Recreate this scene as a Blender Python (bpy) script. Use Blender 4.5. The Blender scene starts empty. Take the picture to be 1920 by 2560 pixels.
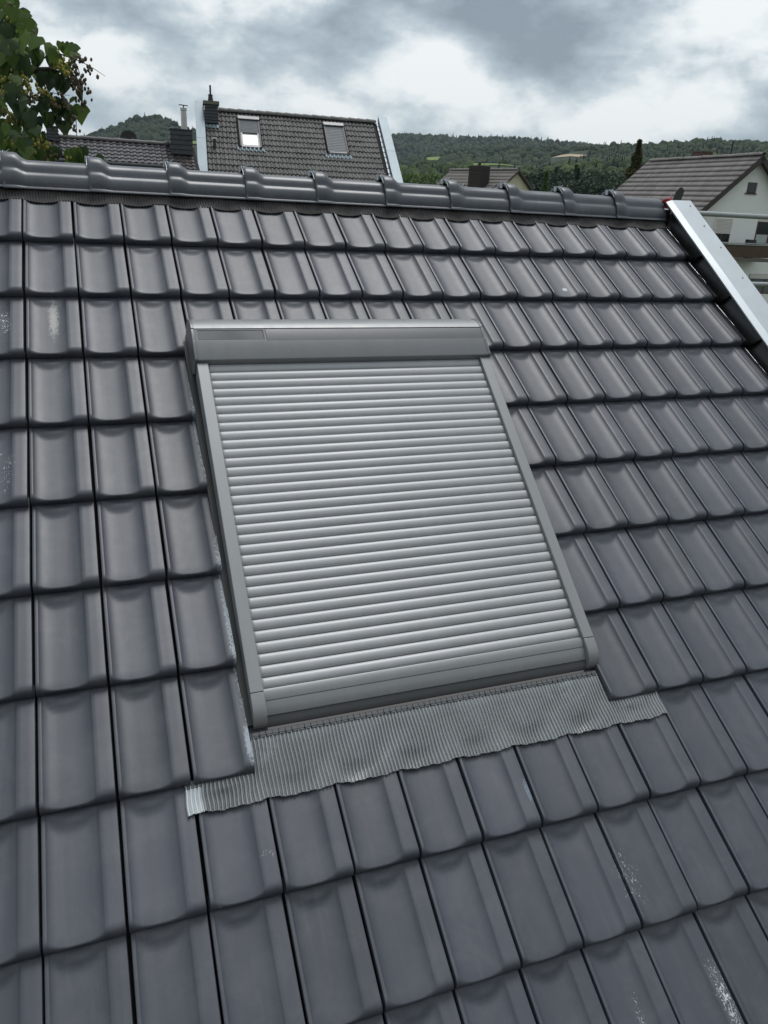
import bpy, math, random
import numpy as np
from mathutils import Matrix, Vector

random.seed(7); rng = np.random.default_rng(7)
R = math.radians
scene = bpy.context.scene
COL = scene.collection

# ------------------------------------------------------------------ camera
RW = np.array([[0.93914462, -0.33997471, 0.04924009],
               [-0.08615907, -0.37187265, -0.92427666],
               [0.33254174, 0.86378697, -0.3785341]])          # world -> camera (x right, y down, z forward)
CAM = np.array([0.27125727, -4.13278743, 0.04468536])
FPX = 1903.0
cd = bpy.data.cameras.new('camera'); cam = bpy.data.objects.new('camera', cd); COL.objects.link(cam)
cd.sensor_fit = 'VERTICAL'; cd.sensor_height = 24.0; cd.lens = FPX / 2560 * 24.0
cd.clip_start = 0.05; cd.clip_end = 9000
m = Matrix.Identity(4)
for i in range(3):
    m[i][0] = RW[0][i]; m[i][1] = -RW[1][i]; m[i][2] = -RW[2][i]; m[i][3] = CAM[i]
cam.matrix_world = m
scene.camera = cam

# ------------------------------------------------------------------ light
SUN_EL, SUN_AZ = 70.0, 40.0       # azimuth from +Y towards +X
wd = bpy.data.worlds.new('World'); scene.world = wd; wd.use_nodes = True
nt = wd.node_tree; nt.nodes.clear()
def wn(t, **k):
    n = nt.nodes.new(t)
    for a, b in k.items(): setattr(n, a, b)
    return n
wl = nt.links.new
out = wn('ShaderNodeOutputWorld'); bg = wn('ShaderNodeBackground'); bg.inputs[1].default_value = 0.1
sky = wn('ShaderNodeTexSky', sky_type='NISHITA', sun_disc=False)
sky.sun_elevation = R(SUN_EL); sky.sun_rotation = R(SUN_AZ)
tc = wn('ShaderNodeTexCoord'); sep = wn('ShaderNodeSeparateXYZ'); wl(tc.outputs['Generated'], sep.inputs[0])
def wmath(op, a, b=None, c=None):
    n = wn('ShaderNodeMath', operation=op)
    for i, v in enumerate((a, b, c)):
        if v is None: continue
        if isinstance(v, (int, float)): n.inputs[i].default_value = v
        else: wl(v, n.inputs[i])
    return n.outputs[0]
# cloud deck: direction projected on a high plane, softened near the horizon
zz = wmath('ADD', wmath('MAXIMUM', sep.outputs[2], 0.0), 0.16)
comb = wn('ShaderNodeCombineXYZ')
wl(wmath('DIVIDE', sep.outputs[0], zz), comb.inputs[0]); wl(wmath('DIVIDE', sep.outputs[1], zz), comb.inputs[1])
wl(wmath('MULTIPLY', sep.outputs[2], 3.0), comb.inputs[2])
def wnoise(vec, scale, detail, rough, dist, off=0.0):
    mp = wn('ShaderNodeMapping'); mp.inputs['Location'].default_value = (off, off * 0.7, off * 0.3)
    wl(vec, mp.inputs[0])
    n = wn('ShaderNodeTexNoise'); n.inputs['Scale'].default_value = scale; n.inputs['Detail'].default_value = detail
    n.inputs['Roughness'].default_value = rough; n.inputs['Distortion'].default_value = dist
    wl(mp.outputs[0], n.inputs['Vector']); return n.outputs[0]
sq = wn('ShaderNodeMapping'); sq.inputs['Scale'].default_value = (1.0, 1.0, 1.9); wl(tc.outputs['Generated'], sq.inputs[0])
big = wnoise(sq.outputs[0], 2.9, 3, 0.5, 0.0, 3.3)
mid = wnoise(sq.outputs[0], 7.0, 8, 0.63, 0.0, 8.1)
# rounded billows: cell distance in coordinates ruffled by fine noise
rn = wn('ShaderNodeTexNoise'); rn.inputs['Scale'].default_value = 9.0; rn.inputs['Detail'].default_value = 4; wl(sq.outputs[0], rn.inputs['Vector'])
ruf = wn('ShaderNodeVectorMath', operation='MULTIPLY_ADD'); wl(rn.outputs['Color'], ruf.inputs[0]); ruf.inputs[1].default_value = (0.16, 0.16, 0.16); wl(sq.outputs[0], ruf.inputs[2])
vo = wn('ShaderNodeTexVoronoi', feature='F1'); vo.inputs['Scale'].default_value = 7.5
wl(ruf.outputs[0], vo.inputs['Vector'])
dens = wmath('ADD', wmath('ADD', wmath('MULTIPLY', big, 0.33), wmath('MULTIPLY', mid, 0.47)), wmath('MULTIPLY', vo.outputs['Distance'], 0.26))
ramp = wn('ShaderNodeValToRGB'); wl(dens, ramp.inputs[0])
el = ramp.color_ramp.elements
el[0].position = 0.435; el[0].color = (0.80, 0.82, 0.82, 1)
el[1].position = 0.675; el[1].color = (0.21, 0.255, 0.295, 1)
for p, c in ((0.478, (0.68, 0.725, 0.74, 1)), (0.515, (0.515, 0.575, 0.605, 1)), (0.56, (0.375, 0.44, 0.485, 1)), (0.615, (0.28, 0.335, 0.38, 1))):
    e = ramp.color_ramp.elements.new(p); e.color = c
sc10 = wn('ShaderNodeVectorMath', operation='SCALE'); wl(ramp.outputs[0], sc10.inputs[0]); sc10.inputs['Scale'].default_value = 10.0
mix = wn('ShaderNodeMix', data_type='RGBA'); mix.inputs[0].default_value = 0.94
wl(sky.outputs[0], mix.inputs[6]); wl(sc10.outputs[0], mix.inputs[7])
wl(mix.outputs[2], bg.inputs[0]); wl(bg.outputs[0], out.inputs[0])

sd = bpy.data.lights.new('sun', 'SUN'); sun = bpy.data.objects.new('sun', sd); COL.objects.link(sun)
sd.energy = 1.5; sd.angle = R(28); sd.color = (1.0, 0.99, 0.975)
sdir = Vector((math.sin(R(SUN_AZ)) * math.cos(R(SUN_EL)), math.cos(R(SUN_AZ)) * math.cos(R(SUN_EL)), math.sin(R(SUN_EL))))
sun.rotation_euler = sdir.to_track_quat('Z', 'Y').to_euler(); sun.location = (20, 20, 40)

scene.view_settings.view_transform = 'Standard'; scene.view_settings.look = 'None'
scene.view_settings.exposure = 0.3; scene.view_settings.gamma = 1.0; scene.view_settings.use_curve_mapping = False

# ------------------------------------------------------------------ helpers
AL = R(35)                                   # pitch of the near roof
CA, SA = math.cos(AL), math.sin(AL)
def rw(x, s, n):                             # near roof coordinates (along ridge, up slope, off the plane) -> world
    return (x, s * CA - n * SA, s * SA + n * CA)
ROOF_M = Matrix(((1, 0, 0, 0), (0, CA, -SA, 0), (0, SA, CA, 0), (0, 0, 0, 1)))
def ray(px, py): return RW.T @ np.array([(px - 960) / FPX, (py - 1280) / FPX, 1.0])
def on(px, py, axis, v):                     # photo pixel -> point on the world plane axis = v
    d = ray(px, py); k = (v - CAM[axis]) / d[axis]; return CAM + k * d
def azel(px, py):
    d = ray(px, py); return math.atan2(d[0], d[1]), math.atan2(d[2], math.hypot(d[0], d[1]))

def mesh(name, verts, faces, mat=None, smooth=False):
    me = bpy.data.meshes.new(name); me.from_pydata([tuple(map(float, v)) for v in verts], [], faces)
    me.update()
    if mat: me.materials.append(mat)
    if smooth: me.polygons.foreach_set('use_smooth', [True] * len(me.polygons))
    return me
def link(name, me, parent=None, M=None):
    o = bpy.data.objects.new(name, me); COL.objects.link(o)
    if parent is not None: o.parent = parent
    if M is not None: o.matrix_local = M
    return o
def tag(o, label=None, cat=None, group=None, kind=None):
    if label: o['label'] = label
    if cat: o['category'] = cat
    if group: o['group'] = group
    if kind: o['kind'] = kind
    return o
def empty(name, loc=(0, 0, 0)):
    o = bpy.data.objects.new(name, None); COL.objects.link(o); o.location = loc; o.empty_display_size = 0.1
    return o

class MB:
    def __init__(s): s.v = []; s.f = []
    def add(s, v, f):
        b = len(s.v); s.v += [tuple(p) for p in v]; s.f += [tuple(i + b for i in q) for q in f]; return s
    def box(s, a, b, fn=None):
        (x0, y0, z0), (x1, y1, z1) = a, b
        v = [(x0, y0, z0), (x1, y0, z0), (x1, y1, z0), (x0, y1, z0), (x0, y0, z1), (x1, y0, z1), (x1, y1, z1), (x0, y1, z1)]
        if fn: v = [fn(*p) for p in v]
        return s.add(v, [(0, 3, 2, 1), (4, 5, 6, 7), (0, 1, 5, 4), (1, 2, 6, 5), (2, 3, 7, 6), (3, 0, 4, 7)])
    def grid(s, fn, nu, nv):
        v = [fn(i / (nu - 1), j / (nv - 1)) for j in range(nv) for i in range(nu)]
        return s.add(v, [(j * nu + i, j * nu + i + 1, (j + 1) * nu + i + 1, (j + 1) * nu + i) for j in range(nv - 1) for i in range(nu - 1)])
    def prism(s, poly, x0, x1, fn):          # polygon (a,b) extruded from x0 to x1; fn(x,a,b)->point
        n = len(poly)
        v = [fn(x0, *p) for p in poly] + [fn(x1, *p) for p in poly]
        f = [tuple(range(n)), tuple(range(2 * n - 1, n - 1, -1))] + [(i, i + n, (i + 1) % n + n, (i + 1) % n) for i in range(n)]
        return s.add(v, f)
    def tube(s, pts, rad, k=8, cap=True):
        pts = [Vector(p) for p in pts]; n = len(pts)
        if isinstance(rad, (int, float)): rad = [rad] * n
        up = Vector((0.3, 0.1, 1)).normalized(); v = []; f = []
        for i, p in enumerate(pts):
            d = (pts[min(i + 1, n - 1)] - pts[max(i - 1, 0)]).normalized()
            a = d.cross(up)
            if a.length < 1e-3: a = d.cross(Vector((1, 0, 0)))
            a.normalize(); b = d.cross(a)
            for q in range(k):
                t = 2 * math.pi * q / k; v.append(p + (a * math.cos(t) + b * math.sin(t)) * rad[i])
        for i in range(n - 1):
            for q in range(k): f.append((i * k + q, i * k + (q + 1) % k, (i + 1) * k + (q + 1) % k, (i + 1) * k + q))
        if cap: f += [tuple(range(k)), tuple(range(n * k - 1, n * k - k - 1, -1))]
        return s.add(v, f)
    def build(s, name, mat, parent=None, smooth=False, M=None):
        return link(name, fixn(mesh(name, s.v, s.f, mat, smooth)), parent, M)
def fixn(me):
    import bmesh
    b = bmesh.new(); b.from_mesh(me); bmesh.ops.recalc_face_normals(b, faces=b.faces); b.to_mesh(me); b.free(); return me
def autosmooth(o, deg=35):
    me = o.data
    me.polygons.foreach_set('use_smooth', [True] * len(me.polygons))
    me.set_sharp_from_angle(angle=R(deg)); return o
def bevel(o, w=0.003, seg=2):
    mo = o.modifiers.new('bevel', 'BEVEL'); mo.width = w; mo.segments = seg; mo.limit_method = 'ANGLE'; mo.angle_limit = R(40); return o

# ------------------------------------------------------------------ materials
class MT:
    def __init__(s, name):
        s.m = bpy.data.materials.new(name); s.m.use_nodes = True; s.t = s.m.node_tree
        s.b = s.t.nodes['Principled BSDF']; s.L = s.t.links.new
    def n(s, t, **k):
        x = s.t.nodes.new(t)
        for a, b in k.items(): setattr(x, a, b)
        return x
    def math(s, op, a, b=None, c=None, clamp=False):
        n = s.n('ShaderNodeMath', operation=op, use_clamp=clamp)
        for i, v in enumerate((a, b, c)):
            if v is None: continue
            if isinstance(v, (int, float)): n.inputs[i].default_value = v
            else: s.L(v, n.inputs[i])
        return n.outputs[0]
    def coord(s, which='Object'):
        return s.n('ShaderNodeTexCoord').outputs[which]
    def pos(s): return s.n('ShaderNodeNewGeometry').outputs['Position']
    def mapped(s, vec, scale=(1, 1, 1), loc=(0, 0, 0)):
        mp = s.n('ShaderNodeMapping'); mp.inputs['Scale'].default_value = scale; mp.inputs['Location'].default_value = loc
        s.L(vec, mp.inputs[0]); return mp.outputs[0]
    def noise(s, vec, scale, detail=4, rough=0.55, dist=0):
        n = s.n('ShaderNodeTexNoise'); n.inputs['Scale'].default_value = scale; n.inputs['Detail'].default_value = detail
        n.inputs['Roughness'].default_value = rough; n.inputs['Distortion'].default_value = dist
        s.L(vec, n.inputs['Vector']); return n.outputs[0]
    def ramp(s, fac, stops):
        r = s.n('ShaderNodeValToRGB'); s.L(fac, r.inputs[0]); e = r.color_ramp.elements
        for i, (p, c) in enumerate(stops):
            c = c if isinstance(c, tuple) else (c, c, c)
            q = e[i] if i < 2 else e.new(p)
            q.position = p; q.color = (*c, 1)
        return r.outputs[0]
    def mix(s, fac, a, b):
        x = s.n('ShaderNodeMix', data_type='RGBA')
        for i, v in ((0, fac), (6, a), (7, b)):
            if isinstance(v, (int, float)): x.inputs[i].default_value = v
            elif isinstance(v, tuple): x.inputs[i].default_value = (*v, 1)
            else: s.L(v, x.inputs[i])
        return x.outputs[2]
    def scale(s, col, f):
        x = s.n('ShaderNodeVectorMath', operation='SCALE')
        if isinstance(col, tuple): x.inputs[0].default_value = col
        else: s.L(col, x.inputs[0])
        if isinstance(f, (int, float)): x.inputs['Scale'].default_value = f
        else: s.L(f, x.inputs['Scale'])
        return x.outputs[0]
    def set(s, **k):
        for a, v in k.items():
            i = s.b.inputs[a.replace('_', ' ')]
            if isinstance(v, (int, float)): i.default_value = v
            elif isinstance(v, tuple): i.default_value = (*v, 1) if len(v) == 3 else v
            else: s.L(v, i)
        return s
    def bump(s, h, strength=0.2, dist=0.002):
        b = s.n('ShaderNodeBump'); b.inputs['Strength'].default_value = strength; b.inputs['Distance'].default_value = dist
        s.L(h, b.inputs['Height']); s.L(b.outputs[0], s.b.inputs['Normal']); return s

def plain(name, col, rough=0.5, metal=0.0, var=0.10, nscale=6.0, bump=0.0, bscale=60, spec=0.5, which='Object'):
    t = MT(name); v = t.coord(which)
    f = t.noise(v, nscale, 6, 0.6)
    k = t.math('MULTIPLY_ADD', f, 2 * var, 1 - var)
    t.set(Base_Color=t.scale(col, k), Roughness=t.math('MULTIPLY_ADD', f, 0.14, rough - 0.07), Metallic=metal)
    t.b.inputs['Specular IOR Level'].default_value = spec
    if bump: t.bump(t.noise(v, bscale, 5, 0.6), bump, 0.003)
    return t.m

def tile_material(name, col, marks=True, rough=0.40):
    t = MT(name); oc = t.coord('Object'); P = t.pos()
    oi = t.n('ShaderNodeObjectInfo'); rnd = oi.outputs['Random']
    f1 = t.noise(P, 3.2, 5, 0.6); f2 = t.noise(P, 38, 6, 0.62)
    tone = t.math('ADD', t.math('MULTIPLY_ADD', rnd, 0.26, 0.75), t.math('ADD', t.math('MULTIPLY', f1, 0.24), t.math('MULTIPLY', f2, 0.10)))
    base = t.scale(col, tone)
    # faint purple / blue drift of the engobe from tile to tile
    base = t.mix(t.math('MULTIPLY', rnd, 0.35), base, t.scale((col[0] * 1.10, col[1] * 0.98, col[2] * 1.03), tone))
    # dust film: soft patches
    dust = t.ramp(t.noise(P, 7.5, 7, 0.7, 0.4), ((0.46, 0.0), (0.78, 1.0)))
    base = t.mix(t.math('MULTIPLY', dust, 0.20), base, (0.20, 0.205, 0.21))
    run = t.ramp(t.noise(t.mapped(P, (34, 2.2, 2.2)), 1.0, 5, 0.65), ((0.52, 0.0), (0.80, 1.0)))
    base = t.mix(t.math('MULTIPLY', t.math('MULTIPLY', run, f1), 0.30), base, (0.17, 0.175, 0.18))
    rghn = t.math('MULTIPLY_ADD', f2, 0.10, rough - 0.04)
    if marks:
        # small specks of mortar and paint
        vo = t.n('ShaderNodeTexVoronoi'); vo.inputs['Scale'].default_value = 11.0; t.L(P, vo.inputs['Vector'])
        sepc = t.n('ShaderNodeSeparateColor'); t.L(vo.outputs['Color'], sepc.inputs[0])
        rad = t.math('MULTIPLY', t.math('SUBTRACT', sepc.outputs[0], 0.60, clamp=True), 0.062)
        spk = t.math('LESS_THAN', vo.outputs['Distance'], rad)
        base = t.mix(t.math('MULTIPLY', spk, 0.75), base, (0.55, 0.56, 0.55))
        # splashes and rubbed spots at definite places on the roof
        splat_n = t.noise(t.mapped(P, (1.6, 1, 1)), 42, 8, 0.75, 2.5)
        for (x, s, rx, rs, thr, amt, c) in MARKS:
            c0 = rw(x, s, 0.012)
            sub = t.n('ShaderNodeVectorMath', operation='SUBTRACT'); t.L(P, sub.inputs[0]); sub.inputs[1].default_value = c0
            sp = t.n('ShaderNodeSeparateXYZ'); t.L(sub.outputs[0], sp.inputs[0])
            al = t.math('ADD', t.math('MULTIPLY', sp.outputs[1], CA), t.math('MULTIPLY', sp.outputs[2], SA))
            dx = t.math('DIVIDE', sp.outputs[0], rx); ds = t.math('DIVIDE', al, rs)
            d2 = t.math('ADD', t.math('MULTIPLY', dx, dx), t.math('MULTIPLY', ds, ds))
            fall = t.math('SUBTRACT', 1.0, d2, clamp=True)
            k = t.math('MULTIPLY_ADD', fall, 0.30, splat_n)
            msk = t.ramp(k, ((thr, 0.0), (thr + 0.07, 1.0)))
            msk = t.math('MULTIPLY', t.math('MULTIPLY', msk, fall), amt, clamp=True)
            base = t.mix(msk, base, c)
    t.set(Base_Color=base, Roughness=rghn)
    t.b.inputs['Specular IOR Level'].default_value = 0.78
    t.bump(t.noise(P, 420, 3, 0.6), 0.10, 0.0006)
    return t.m

TW, TG = 0.21, 0.21 * 1.6574          # tile cover width and course gauge
MARKS = [ # x, s, half width, half length, threshold, strength, colour
    (0.105, -0.83, 0.032, 0.18, 0.66, 0.75, (0.42, 0.41, 0.37)),
    (-0.075, -0.86, 0.05, 0.17, 0.84, 3.0, (0.70, 0.71, 0.71)),
    (-0.07, -1.58, 0.06, 0.30, 0.87, 2.5, (0.60, 0.61, 0.62)),
    (2.62, -0.63, 0.022, 0.018, 0.62, 2.0, (0.42, 0.48, 0.52)),
    (1.457, -3.02, 0.012, 0.055, 0.64, 1.5, (0.13, 0.17, 0.21)),
    (1.70, -3.33, 0.11, 0.20, 0.86, 2.2, (0.55, 0.56, 0.57)),
    (1.86, -3.70, 0.05, 0.24, 0.82, 2.6, (0.62, 0.63, 0.64)),
    (1.58, -3.72, 0.035, 0.24, 0.84, 2.0, (0.50, 0.51, 0.52)),
    (0.60, -3.02, 0.07, 0.05, 0.86, 2.0, (0.50, 0.50, 0.50)),
    (0.603, -1.45, 0.022, 0.45, 0.72, 1.6, (0.24, 0.29, 0.33)),
    (0.603, -2.25, 0.022, 0.50, 0.70, 1.8, (0.27, 0.32, 0.36)),
    (0.600, -2.70, 0.018, 0.10, 0.66, 1.6, (0.26, 0.31, 0.36)),
]
M = {}
def dirty(name, col, rough, metal, streak=0.16):
    t = MT(name); P = t.pos()
    f = t.noise(P, 4, 6, 0.6); run = t.noise(t.mapped(P, (26, 1.6, 1.6)), 1.0, 6, 0.65)
    k = t.math('ADD', t.math('MULTIPLY_ADD', f, 0.12, 1 - 0.06 - streak * 0.5), t.math('MULTIPLY', run, streak))
    base = t.scale(col, k)
    vo = t.n('ShaderNodeTexVoronoi'); vo.inputs['Scale'].default_value = 14.0; t.L(P, vo.inputs['Vector'])
    sp = t.n('ShaderNodeSeparateColor'); t.L(vo.outputs['Color'], sp.inputs[0])
    rad = t.math('MULTIPLY', t.math('SUBTRACT', sp.outputs[0], 0.72, clamp=True), 0.07)
    base = t.mix(t.math('MULTIPLY', t.math('LESS_THAN', vo.outputs['Distance'], rad), 0.7), base, t.mix(sp.outputs[1], (0.03, 0.03, 0.03), (0.7, 0.7, 0.68)))
    t.set(Base_Color=base, Roughness=t.math('MULTIPLY_ADD', run, 0.18, rough - 0.09), Metallic=metal); return t.m
M['tile'] = tile_material('engobed_clay_tile', (0.042, 0.0485, 0.0625), rough=0.47)
M['ridge'] = tile_material('ridge_clay', (0.050, 0.058, 0.071), marks=False, rough=0.36)
M['under'] = plain('roof_membrane', (0.012, 0.012, 0.013), 0.9)
M['alu'] = dirty('powder_coated_aluminium', (0.26, 0.268, 0.272), 0.40, 0.25, 0.12)
M['hood'] = dirty('hood_powder_coat', (0.175, 0.180, 0.187), 0.36, 0.25, 0.12)
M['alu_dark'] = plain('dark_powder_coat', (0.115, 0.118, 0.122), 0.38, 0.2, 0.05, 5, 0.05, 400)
M['slat'] = dirty('slat_paint', (0.43, 0.436, 0.447), 0.46, 0.2)
M['frame'] = plain('black_window_frame', (0.028, 0.029, 0.030), 0.5)
M['groove'] = plain('dark_rubber', (0.01, 0.01, 0.01), 0.7)
M['black_metal'] = plain('black_lead_flashing', (0.014, 0.015, 0.016), 0.33, 0.0, 0.25, 20, 0.25, 35)
M['zinc'] = plain('bright_galvanised_sheet', (0.52, 0.56, 0.585), 0.42, 0.35, 0.08, 9, 0.04, 30)
M['steel'] = plain('galvanised_tube', (0.36, 0.38, 0.38), 0.5, 0.5, 0.15, 14, 0.2, 90)

def cell_material():
    t = MT('photovoltaic_cells'); v = t.coord('Object')
    w = t.n('ShaderNodeTexWave'); w.inputs['Scale'].default_value = 1.2; w.inputs['Distortion'].default_value = 5.0
    t.L(v, w.inputs['Vector'])
    t.set(Base_Color=t.mix(w.outputs[1], (0.075, 0.08, 0.085), (0.13, 0.135, 0.14)), Roughness=0.16)
    t.b.inputs['Coat Weight'].default_value = 0.6
    return t.m
M['cells'] = cell_material()

def apron_material():
    t = MT('painted_pleated_lead'); P = t.pos()
    f = t.noise(P, 9, 5, 0.6)
    base = t.scale((0.33, 0.338, 0.342), t.math('MULTIPLY_ADD', f, 0.5, 0.75))
    rub = t.ramp(t.noise(t.mapped(P, (5.5, 4, 4)), 1.0, 6, 0.65, 0.6), ((0.58, 0.0), (0.70, 1.0)))
    base = t.mix(t.math('MULTIPLY', rub, 0.55), base, (0.60, 0.63, 0.64))
    t.set(Base_Color=base, Roughness=0.27, Metallic=0.75); t.bump(t.noise(P, 60, 4), 0.25, 0.002)
    return t.m
M['apron'] = apron_material()
M['bare'] = plain('bare_lead', (0.62, 0.65, 0.66), 0.32, 0.6, 0.1, 40)
def pleat_material():
    t = MT('pleated_ridge_strip'); P = t.pos()
    f = t.noise(P, 25, 6, 0.7)
    t.set(Base_Color=t.ramp(f, ((0.3, (0.030, 0.027, 0.027)), (0.7, (0.062, 0.056, 0.055)))), Roughness=0.8)
    t.bump(t.noise(P, 200, 3), 0.4, 0.002); return t.m
M['pleat'] = pleat_material()

# ------------------------------------------------------------------ near house
GROUND = -9.0
house = tag(empty('tiled_house', (0.3, 0, GROUND)), 'dark grey clay tiled pitched roof carrying the large closed roller shutter', 'house')
HM = Matrix.Translation((-0.3, 0, -GROUND))
HR = HM @ ROOF_M
# body of the house and the roof planes under the tiles
XL, XR, SB = -3.0, 3.66, -5.9
APEX_S = 0.10
ay, az = rw(0, APEX_S, -0.055)[1:]
by, bz = rw(0, SB, -0.055)[1:]
mb = MB(); back_y = 2 * ay - by
poly = [(ay, az), (by, bz), (by + 0.35, bz - 0.12), (by + 0.35, GROUND), (back_y - 0.35, GROUND), (back_y - 0.35, bz - 0.12), (back_y, bz)]
mb.prism(poly, XL, XR + 0.06, lambda x, a, b: (x, a, b)); mb.build('wall', plain('render_wall', (0.55, 0.54, 0.52), 0.8), house, M=HM)
mb = MB(); mb.box((XL, SB, -0.050), (XR - 0.06, 0.09, -0.044)); mb.build('underlay', M['under'], house, M=HR)
mb = MB(); mb.box((XL, 0, 0), (XR, 5.6, 0.03)); o = mb.build('back_slope', M['tile'], house)
o.matrix_local = HM @ Matrix.Translation((0, ay, az + 0.02)) @ Matrix.Rotation(-AL, 4, 'X')

LIP = 0.040
def depth_shape(x):                          # 0 on the flats, 1 in the bottom of the trough
    u = (x - 0.0845) / 0.0705
    return (1 - abs(u) ** 3.6) ** 0.75 if abs(u) < 1 else 0.0
def tile_n(x, s):                            # height of the tile surface, s measured up from its front edge
    u = (x - 0.0845) / 0.0705
    d = 0.0150 * depth_shape(x)
    s1 = TG - 0.022 - 0.034 * max(0.0, 1 - u * u)
    k = min(1, max(0, (s - s1) / 0.034)); k = k * k * (3 - 2 * k)
    d *= 1 - 0.85 * k
    return LIP - 0.0405 * s / TG - d
XS = [0.0034, 0.0047, 0.0075, 0.0125, 0.0142, 0.0155, 0.018, 0.023, 0.031, 0.042, 0.056, 0.072, 0.088, 0.104, 0.118, 0.130, 0.139, 0.146, 0.151, 0.1545, 0.156, 0.168, 0.185, 0.201, 0.2038, 0.2052]
def roof_n(x, s):                            # height of the laid tiles at roof position (x, s)
    r = math.ceil(-s / TG - 1e-9); return tile_n(min(max(x % TW, 0.004), 0.205), s + r * TG)
def tile_mesh(name, x0=None, x1=None, s0=0.0, top=TG + 0.045):
    xs = [x for x in XS if (x0 is None or x > x0 + 1e-4) and (x1 is None or x < x1 - 1e-4)]
    if x0 is not None: xs = [x0] + xs
    if x1 is not None: xs = xs + [x1]
    prof = []
    ss = [0.036, 0.07, 0.12, 0.18, 0.23, 0.262, 0.275, 0.288, 0.30, 0.312, 0.324, 0.336, 0.348, top]
    cols = []
    for i, x in enumerate(xs):
        edge = 0.0
        if x0 is None: edge = max(edge, {0: 0.003, 1: 0.0008}.get(i, 0.0))
        if x1 is None: edge = max(edge, {len(xs) - 1: 0.003, len(xs) - 2: 0.0008}.get(i, 0.0))
        c = []
        if s0 == 0.0:
            H = tile_n(x, 0.0) - edge; r = 0.0065 + 0.0215 * (1 - depth_shape(x)) ** 0.8; rz = min(r, H - 0.0062)
            c += [(0.006, -0.004), (0.0018, -0.001), (0.0018, 0.0042), (0.0, 0.0052)]
            for a in (0, 18, 36, 54, 72, 90):
                a = R(a); c.append((r - r * math.cos(a), H - rz + rz * math.sin(a) - 0.0405 * (r - r * math.cos(a)) / TG))
        else:
            c += [(s0, -0.012), (s0, -0.008), (s0, -0.006), (s0, -0.004)] + [(s0 + 1e-4 * q, tile_n(x, s0) - edge) for q in range(6)]
        for s in ss:
            if s > s0 + 0.005: c.append((s, tile_n(x, s) - edge))
        cols.append([(x, a, b) for a, b in c])
    nr = len(cols[0]); mb = MB()
    # side walls
    left = [(xs[0], a, b - 0.022) for _, a, b in cols[0]]; right = [(xs[-1], a, b - 0.022) for _, a, b in cols[-1]]
    fl = [(xs[-1] + 0.014, a, b - 0.022) for _, a, b in cols[-1]]
    for k in range(4): left[k] = cols[0][k]; right[k] = cols[-1][k]; fl[k] = cols[-1][k]
    allc = [left] + cols + [right] 
    v = [p for c in allc for p in c]; nc = len(allc)
    f = [(i * nr + j, (i + 1) * nr + j, (i + 1) * nr + j + 1, i * nr + j + 1) for i in range(nc - 1) for j in range(nr - 1)]
    me = mesh(name, v, f, M['tile'], True)
    me.set_sharp_from_angle(angle=R(38))
    return me
TILE = tile_mesh('roof_tile')
CUT_L = tile_mesh('roof_tile_cut_left', x1=0.605 - 0.42)         # right edge cut off beside the window
CUT_T = tile_mesh('roof_tile_cut_top', s0=0.105)
def jit(a): return random.uniform(-a, a)
def place_tile(me, c, r):
    Mx = HR @ Matrix.Translation((c * TW + jit(0.0016), -r * TG + jit(0.0016), jit(0.0010))) @ Matrix.Rotation(jit(0.004), 4, 'Z') @ Matrix.Rotation(jit(0.005), 4, 'Y')
    return link('roof_tile', me, house, Mx)
rest = []
for r in range(1, 17):
    for c in range(-14, 17):
        if 3 <= c <= 8 and 4 <= r <= 8: continue
        if c >= -5 and r <= 12:
            me = CUT_L if (c == 2 and 4 <= r <= 8) else CUT_T if (3 <= c <= 8 and r == 3) else TILE
            place_tile(me, c, r)
        else: rest.append((c, r))
tv = np.array([v.co[:] for v in TILE.vertices]); tf = [tuple(p.vertices) for p in TILE.polygons]
V = []; F = []
for c, r in rest:
    b = len(V); V += [tuple(p) for p in tv + np.array([c * TW + jit(.0016), -r * TG, 0])]; F += [tuple(i + b for i in q) for q in tf]
tag(link('roof_tile_field', mesh('roof_tile_field', V, F, M['tile'], True), house, HR), kind='stuff')

# verge flashing pieces along the right edge, one for each course
def verge_mesh():
    xs = [3.569, 3.571, 3.580, 3.5915, 3.594, 3.602, 3.615, 3.632, 3.650, 3.668, 3.682, 3.690]
    hs = [0.0, 0.0, 0.0, 0.0, -0.003, -0.012, -0.018, -0.019, -0.012, 0.002, 0.025, 0.055]
    cols = []
    for x, h in zip(xs, hs):
        c = []
        H = LIP + h
        for s, n in ((0.004, -0.003), (-0.002, 0.002), (-0.004, min(0.012, H - 0.004)), (-0.002, H - 0.006), (0.006, H - 0.001), (0.014, H)): c.append((x, s, n))
        for s in (0.05, 0.1, 0.15, 0.2, 0.25, 0.3, 0.348, 0.38): c.append((x, s, H - 0.0405 * s / TG + 0.0012 * math.sin(s * 60 + x * 90)))
        cols.append(c)
    nr = len(cols[0]); v = [p for c in cols for p in c]
    f = [(i * nr + j, (i + 1) * nr + j, (i + 1) * nr + j + 1, i * nr + j + 1) for i in range(len(cols) - 1) for j in range(nr - 1)]
    return mesh('verge_flashing', v, f, M['black_metal'], True)
VG = verge_mesh()
for r in range(1, 13):
    o = link('verge_flashing', VG, house, HR @ Matrix.Translation((jit(0.002), -r * TG + jit(0.003), 0.0)))
    mb = MB(); mb.tube([(3.5925, 0.010, 0.0345), (3.5935, 0.15, 0.0205), (3.5915, 0.335, 0.0025)], 0.0011, 4)
    mb.build('lead_edge', M['bare'], o)
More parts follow.
